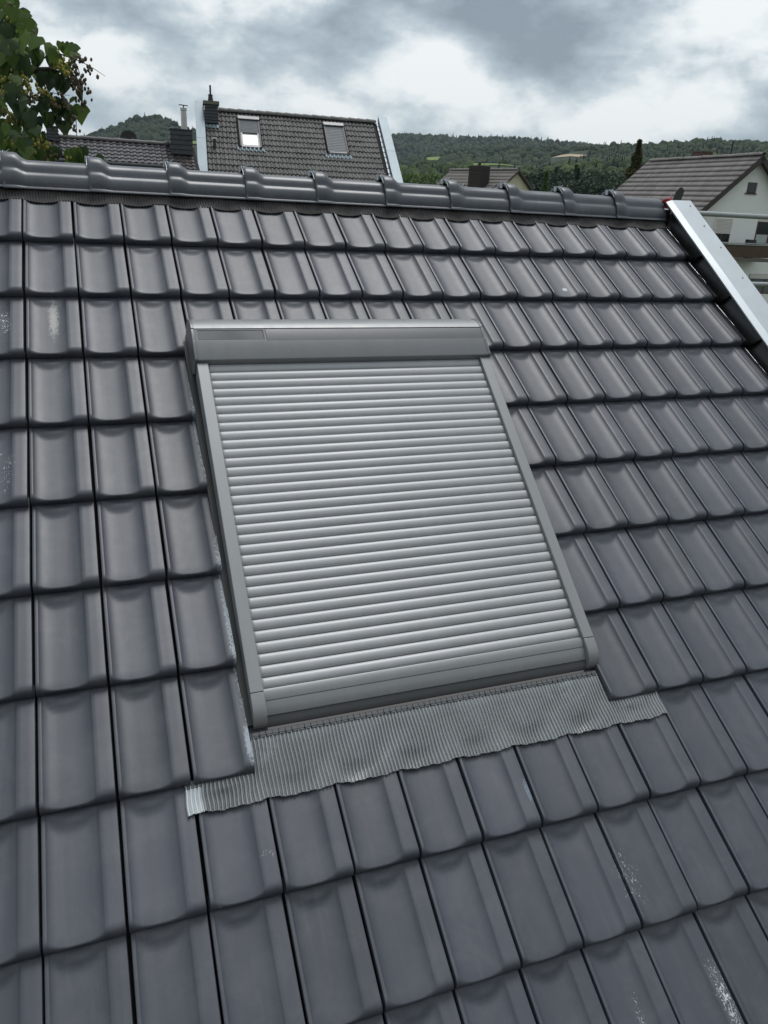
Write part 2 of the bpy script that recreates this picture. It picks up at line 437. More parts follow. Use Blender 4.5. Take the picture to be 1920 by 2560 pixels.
# bright sheet metal capping on the verge
def capx(x, s): return x + (-0.034) * s * (0.6 + 0.4 * (x - 3.6) / 0.17)
mb = MB()
prof = [(3.640, 0.060), (3.606, 0.088), (3.606, 0.094), (3.640, 0.108), (3.778, 0.113), (3.780, 0.108), (3.780, 0.030)]
ss = [0.075 - 0.25 * k for k in range(24)]
v = [(capx(x, s), s, n + 0.0006 * math.sin(s * 9 + x * 40)) for s in ss for x, n in prof]; k = len(prof)
f = [(i * k + j, i * k + j + 1, (i + 1) * k + j + 1, (i + 1) * k + j) for i in range(len(ss) - 1) for j in range(k - 1)] + [tuple(range(k))]
cap = MB().add(v, f).build('verge_cap', M['zinc'], house, M=HR)
mb = MB(); mb.box((3.690, SB, -0.03), (3.765, 0.07, 0.095), lambda x, s, n: (capx(x, s), s, n)); mb.build('verge_board', M['frame'], house, M=HR)
for s in (0.02, -0.165, -0.36, -0.62, -0.95, -1.3):
    mb = MB(); xx = capx(3.742, s) + jit(0.004)
    for rr, h0, h1 in ((0.0052, 0.1118, 0.1135), (0.0028, 0.1135, 0.1165)):
        mb.tube([(xx, s, h0), (xx, s, h1)], rr, 10)
    mb.build('screw', M['steel'], cap)

# ridge: pleated vent strip, ridge tiles with clips
def strip_fn(u, v):
    x = -3.0 + u * 6.60
    wob = 0.5 * depth_shape(x % TW) + 0.25 * math.sin(x * 7.3) + 0.2 * math.sin(x * 17.1 + 1)
    s = 0.03 + v * (-0.076 - 0.014 * wob - 0.02)
    n = max(roof_n(x, min(s, -0.002)) if s < -0.004 else tile_n(x % TW, TG) + 0.004, -0.01)
    sm = sum(roof_n(x + dx, min(s, -0.004)) for dx in (-0.05, -0.025, 0, 0.025, 0.05)) / 5
    n = sm * 0.9 + n * 0.1 + 0.002
    return (x, s, n + 0.0045 + 0.0026 * math.sin(x * 2 * math.pi / 0.0125 + v * 1.5 + 2 * math.sin(x * 5)) + 0.022 * (1 - v) ** 2 + 0.003 * math.sin(x * 23) * (1 - v))
mb = MB(); mb.grid(strip_fn, 3000, 7); mb.build('ridge_vent_strip', M['pleat'], house, True, HR)

RC = rw(0, 0.10, -0.035)[1]                                       # ridge centre line in Y
half = [(-0.120, 0.012), (-0.127, 0.016), (-0.124, 0.022), (-0.116, 0.026), (-0.1145, 0.040), (-0.111, 0.055), (-0.104, 0.069), (-0.095, 0.078), (-0.086, 0.083), (-0.082, 0.088), (-0.080, 0.098), (-0.073, 0.113), (-0.058, 0.126), (-0.038, 0.1335), (-0.018, 0.1365), (0.0, 0.137)]
full = half + [(-a, b) for a, b in half[-2::-1]]
def ridge_mesh(last=False):
    def ring(x, ky, kz): return [(x, RC + a * ky, 0.012 + (b - 0.012) * kz) for a, b in full]
    L0 = 0.367
    st = [(-0.012, 1.0, 1.09), (-0.012, 1.045, 1.20), (-0.010, 1.055, 1.235), (0.0, 1.06, 1.25), (0.035, 1.058, 1.245), (0.050, 1.05, 1.22), (0.068, 1.022, 1.09), (0.080, 1.008, 1.03), (0.092, 1.0, 1.0), (0.20, 1.0, 1.0)]
    st += [(L0 + 0.012, 1.0, 1.0)] if not last else [(L0 - 0.03, 1, 1), (L0 - 0.018, 0.995, 0.99), (L0 - 0.012, 0.96, 0.95), (L0 - 0.012, 0.8, 0.8)]
    rings = [ring(*q) for q in st]; k = len(full)
    v = [p for r_ in rings for p in r_]
    f = [(i * k + j, (i + 1) * k + j, (i + 1) * k + j + 1, i * k + j + 1) for i in range(len(rings) - 1) for j in range(k - 1)]
    if last: f.append(tuple(range((len(rings) - 1) * k, len(rings) * k)))
    me = mesh('ridge_tile', v, f, M['ridge'], True); me.set_sharp_from_angle(angle=R(50)); return fixn(me)
RT, RTL = ridge_mesh(), ridge_mesh(True)
def clip_mesh():
    mb = MB()
    for sx, dz in ((-0.016, 0.0), (-0.006, 0.002)):
        mb.tube([(sx, RC - 0.075, 0.128), (sx, RC - 0.05, 0.153 + dz), (sx, RC - 0.01, 0.1685 + dz), (sx, RC + 0.03, 0.166 + dz)], 0.0016, 5)
    mb.box((-0.020, RC - 0.012, 0.166), (0.012, RC + 0.012, 0.1705))
    mb.box((-0.024, RC - 0.012, 0.142), (-0.020, RC + 0.012, 0.1705))
    mb.tube([(0.010, RC, 0.170), (0.022, RC - 0.004, 0.178)], 0.0014, 5)
    return fixn(mesh('ridge_clip', mb.v, mb.f, M['zinc']))
CL = clip_mesh()
for i, x in enumerate([-2.63, -2.265, -1.90, -1.53, -1.165, -0.80, -0.43, -0.062, 0.305, 0.668, 1.04, 1.405, 1.785, 2.165, 2.535, 2.895, 3.255]):
    o = link('ridge_tile', RTL if i == 16 else RT, house, HM @ Matrix.Translation((x, jit(0.002), jit(0.0015))) @ Matrix.Rotation(jit(0.004), 4, 'Z'))
    link('ridge_clip', CL, o)

# ------------------------------------------------------------------ roof window with roller shutter
WM = 0.09 / 1.34
def railn(s): return 0.06 + (s + 2.555) * WM
win = tag(empty('roof_window_shutter', rw(1.265, -2.65, 0.0)), 'closed grey aluminium roller shutter over the roof window with a small solar panel', 'roller shutter')
WI = Matrix.Translation(Vector(rw(1.265, -2.65, 0.0))).inverted() @ ROOF_M
X0, X1 = 0.624, 1.905
XI0, XI1 = 0.668, 1.861
idt = lambda x, s, n: (x, s, n)
mb = MB(); mb.prism([(-2.600, -0.02), (-2.600, 0.012), (-1.0, 0.095), (-0.97, 0.06), (-0.97, -0.02)], X0 + 0.012, X1 - 0.012, idt)
mb.build('window_frame', M['frame'], win, M=WI)
for xa, xb in ((X0 - 0.022, X0 + 0.006), (X1 - 0.006, X1 + 0.012)):
    mb = MB(); mb.prism([(-2.64, -0.02), (-2.64, 0.010), (-1.0, 0.040), (-1.0, -0.02)], xa, xb, idt); mb.build('side_flashing', M['frame'], win, M=WI)
for xa, xb in ((X0, XI0), (XI1, X1)):
    top = [(-1.226, railn(-1.226)), (-2.553, railn(-2.553))]
    mb = MB(); mb.prism(top + [(-2.553, railn(-2.553) - 0.058), (-1.226, railn(-1.226) - 0.085)], xa, xb, idt)
    rail = bevel(mb.build('side_rail', M['alu'], win, M=WI), 0.0025)
    e0 = railn(-2.555)
    arc = [(-2.5545, e0 - 0.056), (-2.5545, e0)] + [(-2.565 - 0.086 * math.sin(R(a)), e0 - 0.001 - 0.050 * (1 - math.cos(R(a)))) for a in (0, 15, 30, 45, 60, 75, 90)] + [(-2.652, 0.0)]
    mb = MB(); mb.prism(arc, xa, xb, idt); autosmooth(bevel(mb.build('rail_end_cap', M['alu'], win, M=WI), 0.002))
    mb = MB(); mb.box((xa + 0.001, -1.226, 0), (xb - 0.001, -1.2242, 0.0), lambda x, s, n: (x, s, railn(s) - 0.002)); 
# slats
SP = 1.325 / 33
def slat_mesh():
    pr = [(0.0, -0.009), (0.0016, -0.0026), (0.004, 0.0002), (0.009, 0.0032), (0.016, 0.0056), (0.023, 0.0062), (0.030, 0.0046), (0.0345, 0.0020), (0.0362, -0.0012), (0.0372, -0.0030), (0.0374, -0.009)]
    xs = [(XI0 + 0.001, 0.35), (XI0 + 0.004, 0.85), (XI0 + 0.010, 1.0), (XI1 - 0.010, 1.0), (XI1 - 0.004, 0.85), (XI1 - 0.001, 0.35)]
    v = [(x, t, h * k if h > 0 else h) for x, k in xs for t, h in pr]; n = len(pr)
    f = [(i * n + j, (i + 1) * n + j, (i + 1) * n + j + 1, i * n + j + 1) for i in range(len(xs) - 1) for j in range(n - 1)] + [tuple(range(n))]
    f.append(tuple(range((len(xs) - 1) * n, len(xs) * n)))
    me = fixn(mesh('slat', v, f, M['slat'], True)); me.set_sharp_from_angle(angle=R(40)); return me
SL = slat_mesh()
for i in range(33):
    s = -2.541 + i * SP
    link('slat', SL, win, WI @ Matrix.Translation((0, s, railn(s) - 0.0185)) @ Matrix.Rotation(math.atan(WM), 4, 'X'))
mb = MB(); mb.prism([(-2.60, 0.010), (-2.55, railn(-2.55) - 0.0275), (-1.20, railn(-1.20) - 0.0275), (-1.20, 0.09)], XI0, XI1, idt); mb.build('shutter_back', M['groove'], win, M=WI)
# bottom bar of the shutter in three bands
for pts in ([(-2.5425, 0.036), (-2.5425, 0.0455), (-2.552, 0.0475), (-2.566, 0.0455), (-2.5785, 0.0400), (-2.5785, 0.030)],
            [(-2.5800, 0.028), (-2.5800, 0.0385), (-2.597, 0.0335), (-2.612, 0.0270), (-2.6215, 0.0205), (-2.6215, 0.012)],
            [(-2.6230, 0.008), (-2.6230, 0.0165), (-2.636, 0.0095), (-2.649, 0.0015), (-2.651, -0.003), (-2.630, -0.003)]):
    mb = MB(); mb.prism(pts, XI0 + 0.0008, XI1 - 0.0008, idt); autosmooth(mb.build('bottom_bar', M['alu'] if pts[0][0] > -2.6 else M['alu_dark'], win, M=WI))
mb = MB(); mb.box((0.668, -2.663, -0.004), (1.842, -2.655, 0.006)); mb.build('sill_strip', plain('sill_strip', (0.13, 0.12, 0.115), 0.4, 0.2), win, M=WI)
mb = MB(); mb.box((0.60, -2.70, -0.012), (1.90, -2.60, -0.004)); mb.build('sill_base', M['frame'], win, M=WI)
# hood
hp = [(-1.2235, 0.102), (-1.2245, 0.1560), (-1.2225, 0.1620), (-1.2180, 0.1645), (-1.138, 0.1785)]
hb = [(-1.1365, 0.1765), (-1.105, 0.1822), (-1.0765, 0.1835)]
ht = [(-1.075, 0.1862), (-1.058, 0.1850), (-1.040, 0.1808), (-1.022, 0.1735), (-1.003, 0.1625), (-0.985, 0.1480), (-0.970, 0.1290), (-0.959, 0.1060), (-0.953, 0.080), (-0.951, 0.02)]
back = [(-1.00, 0.02), (-1.00, 0.08), (-1.19, 0.095)]
HX0, HX1 = 0.630, 1.899
mb = MB(); mb.prism(hp + [(-1.137, 0.12)], HX0, HX1, idt); hood = autosmooth(mb.build('hood', M['hood'], win, M=WI), 25)
mb = MB(); mb.prism(hb + [(-1.08, 0.12), (-1.135, 0.12)], 0.917, HX1, idt); autosmooth(mb.build('hood_band', M['alu_dark'], win, M=WI), 25)
mb = MB(); mb.prism(ht + [(-1.00, 0.02), (-1.00, 0.08), (-1.075, 0.12)], HX0, HX1, idt); autosmooth(mb.build('hood_top', M['alu'], win, M=WI), 25)
mb = MB(); mb.prism([(-1.1365, 0.1770), (-1.0765, 0.1838), (-1.08, 0.12), (-1.135, 0.12)], HX0, 0.9155, idt)
pf = mb.build('solar_frame', M['alu_dark'], win, M=WI)
def band(x, s): return 0.1772 + (s + 1.1365) * (0.0066 / 0.06)
mb = MB(); mb.prism([(-1.1295, band(0, -1.1295) + 0.0004), (-1.0855, band(0, -1.0855) + 0.0004), (-1.0855, 0.16), (-1.1295, 0.16)], 0.642, 0.904, idt); mb.build('solar_panel', M['cells'], pf)
mb = MB()
mb.prism([(-1.0852, band(0, -1.0852) + 0.0010), (-1.0830, band(0, -1.083) + 0.0010), (-1.0830, 0.16), (-1.0852, 0.16)], 0.642, 0.9062, idt)
mb.prism([(-1.1295, band(0, -1.1295) + 0.0010), (-1.0852, band(0, -1.0852) + 0.0010), (-1.0852, 0.16), (-1.1295, 0.16)], 0.9045, 0.9062, idt)
mb.build('panel_gasket', M['groove'], pf)
for xa, xb in ((X0 - 0.006, HX0 - 0.0006), (HX1 + 0.0006, X1 + 0.006)):
    pr = [(s, n + 0.0022) for s, n in hp + hb + ht[:-1]] + [(-0.948, 0.02), (-1.16, 0.02), (-1.226, 0.085)]
    mb = MB(); mb.prism(pr, xa, xb, idt); autosmooth(bevel(mb.build('hood_end_cap', M['hood'], win, M=WI), 0.003), 30)
# pleated lead apron below the window
PIT = 0.0122; AX0, AX1 = 0.393, 2.104
def apron_fn(u, v):
    x = AX0 + u * (AX1 - AX0)
    inner = 1.0 if 0.612 < x < 1.898 else 0.0
    e = min(1.0, max(0.0, (x - 0.598) / 0.014)) * min(1.0, max(0.0, (1.912 - x) / 0.014))
    s_top = -2.772 * (1 - e) + -2.668 * e
    wob = 0.002 * math.sin(x * 29.9 + 1.1) + 0.002 * math.sin(x * 61) + 0.0012 * math.sin(x * 173)
    s_bot = -2.871 + wob
    s = s_top + (s_bot - s_top) * v
    base = tile_n(x % TW, s + 9 * TG) if s < -2.790 else 0.0
    sm = sum(tile_n((x + d) % TW, min(max(s + 9 * TG, 0), TG)) for d in (-0.04, -0.02, 0, 0.02, 0.04)) / 5
    t = 0.15 * max(base, sm - 0.012) + 0.85 * sm
    w = min(1.0, max(0.0, (s + 2.69) / -0.10)); w = w * w * (3 - 2 * w)
    n = (t + 0.0105) * w + (0.006 * e + (1 - e) * -0.001) * (1 - w)
    crumple = 0.0028 * math.sin(x * 30 + 11 * v) * v * max(0, math.sin(x * 8.0))
    return (x + 0.0014 * math.sin(v * 7 + x * 31), s, n + crumple + 0.0064 * (1.6 * abs(math.sin(math.pi * (x - AX0) / PIT)) ** 0.75 - 1) * (0.35 + 0.65 * min(1, v * 5)))
NA = int((AX1 - AX0) / PIT) * 10 + 1
mb = MB(); mb.grid(apron_fn, NA, 16)
ap = mb.build('apron_flashing', M['apron'], win, True, WI)
mb = MB(); u1 = 4.1 * PIT / (AX1 - AX0)
mb.grid(lambda u, v: (lambda p: (p[0], p[1] - 0.0006, p[2] + 0.0012))(apron_fn(u * u1, 0.25 + 0.755 * v)), 34, 12); mb.build('bare_end', M['bare'], ap, True)
mb = MB()
nt_ = int(1.27 / 0.0208)
for i in range(nt_):
    xx = 0.618 + i * 0.0208
    mb.box((xx, -2.6765, 0.0045), (xx + 0.0185, -2.6655, 0.0125)); mb.box((xx + 0.002, -2.682, 0.005), (xx + 0.0165, -2.6775, 0.0115))
mb.box((0.61, -2.681, -0.003), (1.895, -2.664, 0.0048)); mb.build('apron_clip_strip', M['alu_dark'], win, M=WI)

# ------------------------------------------------------------------ scrap at the ridge end, scaffold tubes
scr_pos = (3.635, 0.075, 0.122)
scrap = tag(empty('membrane_scrap', scr_pos), 'crumpled scrap of red film and black perforated sheet at the ridge end', 'scrap')
red = plain('red_film', (0.42, 0.05, 0.05), 0.45, 0, 0.3, 30); blk = plain('black_mesh_sheet', (0.02, 0.021, 0.022), 0.6)
mb = MB(); mb.grid(lambda u, v: (-0.055 + 0.10 * u + 0.012 * math.sin(6 * v), -0.03 + 0.03 * math.sin(5 * u + 2 * v), -0.04 + 0.09 * v * (0.35 + 0.65 * u) + 0.006 * math.sin(14 * u + 9 * v)), 9, 8)
o = mb.build('red_film', red, scrap, True); so = o.modifiers.new('t', 'SOLIDIFY'); so.thickness = 0.001
mb = MB(); hv = lambda u, v: (0.022 + 0.10 * u + 0.03 * v, -0.045 + 0.05 * u, -0.03 + 0.095 * v - 0.01 * u + 0.022 * math.sin(3.0 * u) + 0.01 * v * u)
nu, nv = 17, 17
vv = [hv(i / (nu - 1), j / (nv - 1)) for j in range(nv) for i in range(nu)]
ff = [(j * nu + i, j * nu + i + 1, (j + 1) * nu + i + 1, (j + 1) * nu + i) for j in range(nv - 1) for i in range(nu - 1) if not (i % 2 == 1 and j % 2 == 1 and 1 < i < 15 and 1 < j < 15)]
o = MB().add(vv, ff).build('perforated_sheet', blk, scrap); so = o.modifiers.new('t', 'SOLIDIFY'); so.thickness = 0.003
mb = MB(); mb.box((-0.03, -0.05, -0.16), (0.03, 0.05, -0.045)); mb.build('mortar_lump', plain('mortar', (0.05, 0.045, 0.035), 0.9, 0, 0.3, 40, 0.6, 30), scrap)

for z, xa in ((0.078, 4.6), (-0.585, 4.6)):
    nm = 'grey steel scaffold tube ' + ('level with the ridge beyond the metal verge' if z > 0 else 'running below the ridge level beyond the metal verge')
    mb = MB(); mb.tube([(xa, 2.4, z), (12.5, 2.4, z)], 0.0242, 16); o = autosmooth(mb.build('scaffold_tube', M['steel'], None), 40)
    tag(o, nm, 'scaffold tube', 'scaffold tubes beside the house')

# ------------------------------------------------------------------ terrain and sky-line
def ground_mat():
    t = MT('meadow_ground'); P = t.pos()
    t.set(Base_Color=t.ramp(t.noise(P, 0.05, 8, 0.65), ((0.3, (0.03, 0.045, 0.014)), (0.7, (0.075, 0.10, 0.03)))), Roughness=0.95); return t.m
def forest_floor():
    t = MT('forest_floor'); P = t.pos()
    t.set(Base_Color=t.ramp(t.noise(P, 0.12, 8, 0.7), ((0.3, (0.010, 0.017, 0.008)), (0.7, (0.03, 0.05, 0.018)))), Roughness=0.95); return t.m
def vineyard():
    t = MT('vineyard_grass'); P = t.pos()
    w = t.n('ShaderNodeTexWave'); w.inputs['Scale'].default_value = 0.22; w.inputs['Distortion'].default_value = 1.0
    mp = t.mapped(P, (1, 0.4, 0)); t.L(mp, w.inputs['Vector'])
    base = t.ramp(t.noise(P, 0.06, 8, 0.6), ((0.3, (0.11, 0.17, 0.035)), (0.7, (0.20, 0.27, 0.06))))
    t.set(Base_Color=t.mix(t.math('MULTIPLY', w.outputs[1], 0.35), base, (0.06, 0.11, 0.02)), Roughness=0.9); return t.m
M['meadow'] = ground_mat(); M['floor'] = forest_floor(); M['vine'] = vineyard()
gv = MB(); gv.grid(lambda u, v: (-4500 + 9000 * u, -4500 + 9000 * v, GROUND), 41, 41)
tag(gv.build('ground', M['meadow']), kind='structure')

class Hill:
    def __init__(s, name, sky, rc, rf, tree_h=8.0, back=0.25):
        s.rc, s.rf = rc, rf; s.back = back
        a = [azel(*p) for p in sky]; s.az = [q[0] for q in a]; s.h = [CAM[2] + rc * math.tan(q[1]) - tree_h for q in a]
        a0, a1 = s.az[0], s.az[-1]
        rs = list(np.linspace(rf, rc, 26)) + [rc * 1.06, rc * 1.2, rc * 1.5]
        na = 70; mb = MB()
        mb.grid(lambda u, v: s.pt(a0 + (a1 - a0) * u, rs[int(round(v * (len(rs) - 1)))]), na, len(rs))
        tag(mb.build(name, M['floor'], None, True), kind='structure')
    def z(s, az, r):
        hc = float(np.interp(az, s.az, s.h))
        t = (r - s.rf) / (s.rc - s.rf)
        if t <= 1: k = max(0, t); k = k ** 0.9 * (1.0 - 0.12 * math.sin(k * math.pi)); 
        else: k = max(-0.2, 1 - (t - 1) * s.back * 4)
        z = GROUND - 2 + (hc - GROUND + 2) * k
        x, y = r * math.sin(az), r * math.cos(az)
        return z + 0.012 * s.rc * 0.4 * (math.sin(x * 0.013 + 1) * math.cos(y * 0.011) + 0.5 * math.sin(x * 0.031) * math.sin(y * 0.027 + 2)) * max(0, min(1, t)) * (1 - max(0, min(1, t)) ** 6)
    def pt(s, az, r): return (CAM[0] + r * math.sin(az), CAM[1] + r * math.cos(az), s.z(az, r))
    def find(s, px, py):                     # where the line of sight through a pixel meets this slope
        az, el_ = azel(px, py)
        for r in np.linspace(s.rf, s.rc * 1.02, 400):
            if (s.z(az, r) - CAM[2]) / r >= math.tan(el_): return az, r
        return az, s.rc
hA = Hill('far_hill', [(780, 325), (860, 324), (975, 327), (1055, 329), (1119, 332), (1183, 335), (1240, 335), (1290, 336), (1325, 339), (1361, 342), (1414, 346.6), (1471, 353), (1530, 362), (1620, 372)], 1900, 1250, 9)
hC = Hill('wooded_hill', [(780, 402), (900, 398), (990, 390), (1077, 376), (1169, 364), (1254, 358), (1325, 360), (1432, 358), (1520, 356), (1600, 360)], 1150, 620, 8)
hB = Hill('near_wooded_hill', [(1380, 372), (1430, 358), (1471, 354), (1503, 351), (1539, 350), (1573, 352), (1640, 347), (1706, 342), (1770, 337), (1828, 341), (1920, 343), (2100, 340), (2400, 350)], 1000, 480, 9)
hD = Hill('valley_slope', [(700, 402), (900, 404), (1060, 398), (1172, 402), (1184, 383), (1260, 386), (1316, 394), (1332, 412), (1400, 402), (1500, 392), (1600, 385), (1750, 380), (2000, 378)], 620, 260, 7)
hE = Hill('conical_hill', [(-200, 372), (0, 368), (100, 352), (189, 341), (231, 329), (270, 313), (309, 300), (328, 287), (347, 282), (370, 280.5), (401, 284), (424, 291), (451, 307), (480, 318), (500, 322), (560, 330), (700, 338), (900, 345)], 1300, 800, 8)
hF = Hill('vineyard_slope', [(-200, 385), (0, 378), (200, 368), (330, 362), (385, 357), (430, 349), (500, 342), (600, 345), (760, 360)], 620, 380, 3)

FIELDS = []
def field(hill, poly_px, mat, name, lift=0.7, front=45):
    pts = [hill.find(*p) for p in poly_px]    # corner order: left-near, right-near, right-far, left-far
    mb = MB()
    def fn(u, v):
        az = (pts[0][0] * (1 - u) + pts[1][0] * u) * (1 - v) + (pts[3][0] * (1 - u) + pts[2][0] * u) * v
        r = (pts[0][1] * (1 - u) + pts[1][1] * u) * (1 - v) + (pts[3][1] * (1 - u) + pts[2][1] * u) * v
        p = hill.pt(az, r); return (p[0], p[1], p[2] + lift)
    mb.grid(fn, 14, 8); tag(mb.build(name, mat, None, True), kind='structure')
    FIELDS.append((hill, min(p[0] for p in pts) - 0.0015, max(p[0] for p in pts) + 0.0015, min(p[1] for p in pts) - front, max(p[1] for p in pts) + 10))
sand = plain('bare_earth', (0.42, 0.33, 0.22), 0.95, 0, 0.25, 0.08, which='Object')
field(hD, [(1184, 416), (1320, 426), (1316, 416), (1184, 404.5)], M['vine'], 'green_field')
field(hC, [(1062, 402), (1102, 402), (1100, 394), (1064, 395)], M['vine'], 'green_meadow')
field(hB, [(1378, 396), (1446, 394), (1470, 389), (1405, 389)], sand, 'earth_clearing', 0.7, 50)
field(hF, [(300, 372), (560, 366), (505, 346), (400, 356)], M['vine'], 'vineyard_field')

# forests: many small crowns in one mesh for each wood
def ico(sub):
    import bmesh
    b = bmesh.new(); bmesh.ops.create_icosphere(b, subdivisions=sub, radius=1.0)
    b.verts.ensure_lookup_table()
    v = np.array([q.co[:] for q in b.verts]); f = np.array([[q.index for q in p.verts] for p in b.faces]); b.free(); return v, f
IV, IF = ico(2)
CROWNS = []
for q in range(8):
    v = IV.copy(); nrm = v.copy()
    d = np.zeros(len(v))
    for _ in range(14):
        c = rng.normal(size=3); c /= np.linalg.norm(c); d += 0.30 * np.exp(-((v - c) ** 2).sum(1) / 0.09) * rng.uniform(0.3, 1)
    v = v * (0.74 + d + rng.normal(0, 0.05, len(v)))[:, None]; v[:, 2] = v[:, 2] * 0.95 + 0.4
    CROWNS.append((v, IF))
def cone_crown():
    v = []; f = []; k = 7; lv = 5
    for j in range(lv):
        for (rr, zz_) in ((1.0 - 0.19 * j, 0.15 + j * 0.42), (0.5 - 0.09 * j, 0.50 + j * 0.42)):
            for i in range(k):
                a = 2 * math.pi * (i + 0.5 * (j % 2)) / k; q = rr * (0.34 if True else 1) * rng.uniform(0.75, 1.25)
                v.append((q * math.cos(a) * 1.9, q * math.sin(a) * 1.9, zz_ + rng.uniform(-0.05, 0.05)))
    for j in range(2 * lv - 1):
        for i in range(k): f.append((j * k + i, j * k + (i + 1) % k, (j + 1) * k + (i + 1) % k)); f.append((j * k + i, (j + 1) * k + (i + 1) % k, (j + 1) * k + i))
    t = len(v); v.append((0, 0, 2.75))
    for i in range(k): f.append(((2 * lv - 1) * k + i, (2 * lv - 1) * k + (i + 1) % k, t))
    return np.array(v), np.array(f)
CONES = [cone_crown() for _ in range(4)]
def crown_mat(name):
    t = MT(name); P = t.pos()
    a = t.n('ShaderNodeAttribute'); a.attribute_name = 'tint'
    k = t.ramp(t.noise(P, 0.9, 6, 0.75), ((0.34, 0.55), (0.68, 1.25)))
    t.set(Base_Color=t.scale(a.outputs['Color'], k), Roughness=0.85)
    t.b.inputs['Specular IOR Level'].default_value = 0.2
    t.bump(t.noise(P, 0.8, 5, 0.8), 1.0, 1.2); return t.m
M['crown'] = crown_mat('far_foliage')
def forest(name, label, hill, n, pcon, size, pal, pxr, rmin=None, rmax=None):
    a0, a1 = azel(pxr[0], 400)[0], azel(pxr[1], 400)[0]
    rmin = rmin or hill.rf; rmax = rmax or hill.rc * 1.03
    Vs = []; Fs = []; Cs = []; off = 0
    for _ in range(n):
        az = rng.uniform(a0, a1); r = rng.uniform(rmin, rmax)
        if any(h is hill and b0 < az < b1 and c0 < r < c1 for h, b0, b1, c0, c1 in FIELDS): continue
        p = hill.pt(az, r)
        con = rng.random() < pcon * (1.6 if math.sin(p[0] * 0.02 + p[1] * 0.013) > 0.2 else 0.4)
        if con:
            v, f = CONES[rng.integers(4)]; sc = np.array([1.0, 1.0, 0.95]) * size * rng.uniform(0.6, 1.0) * 0.55; col = np.array(pal[-1]) * rng.uniform(0.75, 1.2)
        else:
            v, f = CROWNS[rng.integers(8)]; s_ = size * rng.uniform(0.55, 1.25); sc = np.array([s_, s_, s_ * rng.uniform(0.8, 1.15)]) * 0.62
            col = np.array(pal[rng.integers(len(pal) - 1)]) * rng.uniform(0.75, 1.25)
        th = rng.uniform(0, 6.28); c, s2 = math.cos(th), math.sin(th)
        w = v * sc; w = np.c_[w[:, 0] * c - w[:, 1] * s2, w[:, 0] * s2 + w[:, 1] * c, w[:, 2]] + np.array(p)
        Vs.append(w); Fs.append(f + off); off += len(v); Cs.append(np.tile(np.append(col, 1.0), (len(v), 1)))
    Vv = np.concatenate(Vs); Ff = np.concatenate(Fs); Cc = np.concatenate(Cs)
    me = bpy.data.meshes.new(name)
    me.vertices.add(len(Vv)); me.vertices.foreach_set('co', Vv.ravel().astype(np.float32))
    me.loops.add(Ff.size); me.loops.foreach_set('vertex_index', Ff.ravel().astype(np.int32))
    me.polygons.add(len(Ff)); me.polygons.foreach_set('loop_start', np.arange(0, Ff.size, 3, dtype=np.int32))
    me.polygons.foreach_set('loop_total', np.full(len(Ff), 3, np.int32))
    me.update(calc_edges=True)
    me.polygons.foreach_set('use_smooth', np.ones(len(Ff), bool))
    at = me.color_attributes.new('tint', 'FLOAT_COLOR', 'POINT'); at.data.foreach_set('color', Cc.ravel().astype(np.float32))
    me.materials.append(M['crown'])
    tag(link(name, me), label, 'forest', kind='stuff')
DEC = [(0.046, 0.070, 0.030), (0.034, 0.056, 0.026), (0.058, 0.082, 0.032), (0.040, 0.062, 0.032)]
CON = (0.018, 0.034, 0.024)
forest('far_forest', 'dark conifer forest covering the farthest long hill', hA, 9000, 0.22, 8.6, DEC + [CON], (790, 1600))
forest('hillside_forest', 'mixed woodland on the slope below the farthest hill', hC, 5600, 0.08, 8.6, DEC + [CON], (800, 1600))
forest('dark_forest', 'dense dark woodland on the hill behind the white gabled house', hB, 8000, 0.10, 8.0, DEC + [CON], (1385, 2200))
forest('valley_wood', 'green leafy wood around the bright field in the valley', hD, 2600, 0.12, 7.6, [(0.05, 0.085, 0.022), (0.04, 0.066, 0.020), (0.075, 0.11, 0.028), CON], (820, 2000))
forest('cone_hill_forest', 'woodland covering the cone shaped hill beside the chimney', hE, 4200, 0.12, 9.5, [(0.035, 0.055, 0.026), (0.028, 0.047, 0.024), (0.045, 0.064, 0.028), CON], (-100, 850))
forest('hedge_wood', 'dark tree line above the bright vineyard field', hF, 260, 0.1, 6.5, DEC + [CON], (-50, 760), 560, 640)

# ------------------------------------------------------------------ nearer single trees
def leaf_mat(name, c1, c2, trans=0.25, which='pos', sc=1.2):
    t = MT(name); P = t.pos()
    oi = t.n('ShaderNodeObjectInfo')
    k = t.math('ADD', t.math('MULTIPLY', t.noise(P, sc, 4, 0.6), 0.8), t.math('MULTIPLY', oi.outputs['Random'], 0.4))
    col = t.ramp(k, ((0.3, c1), (0.85, c2)))
    t.set(Base_Color=col, Roughness=0.6); t.b.inputs['Specular IOR Level'].default_value = 0.3
    tr = t.n('ShaderNodeBsdfTranslucent'); t.L(col, tr.inputs[0]); mx = t.n('ShaderNodeMixShader'); mx.inputs[0].default_value = trans
    o_ = [n for n in t.t.nodes if n.type == 'OUTPUT_MATERIAL'][0]
    t.L(t.b.outputs[0], mx.inputs[1]); t.L(tr.outputs[0], mx.inputs[2]); t.L(mx.outputs[0], o_.inputs[0]); return t.m
M['bark'] = plain('bark', (0.06, 0.05, 0.04), 0.9, 0, 0.3, 8, 0.6, 20)
FOL = [leaf_mat('foliage_light', (0.050, 0.088, 0.022), (0.115, 0.17, 0.042)), leaf_mat('foliage_mid', (0.034, 0.060, 0.020), (0.080, 0.118, 0.036)), leaf_mat('foliage_dark', (0.018, 0.034, 0.020), (0.044, 0.068, 0.034))]
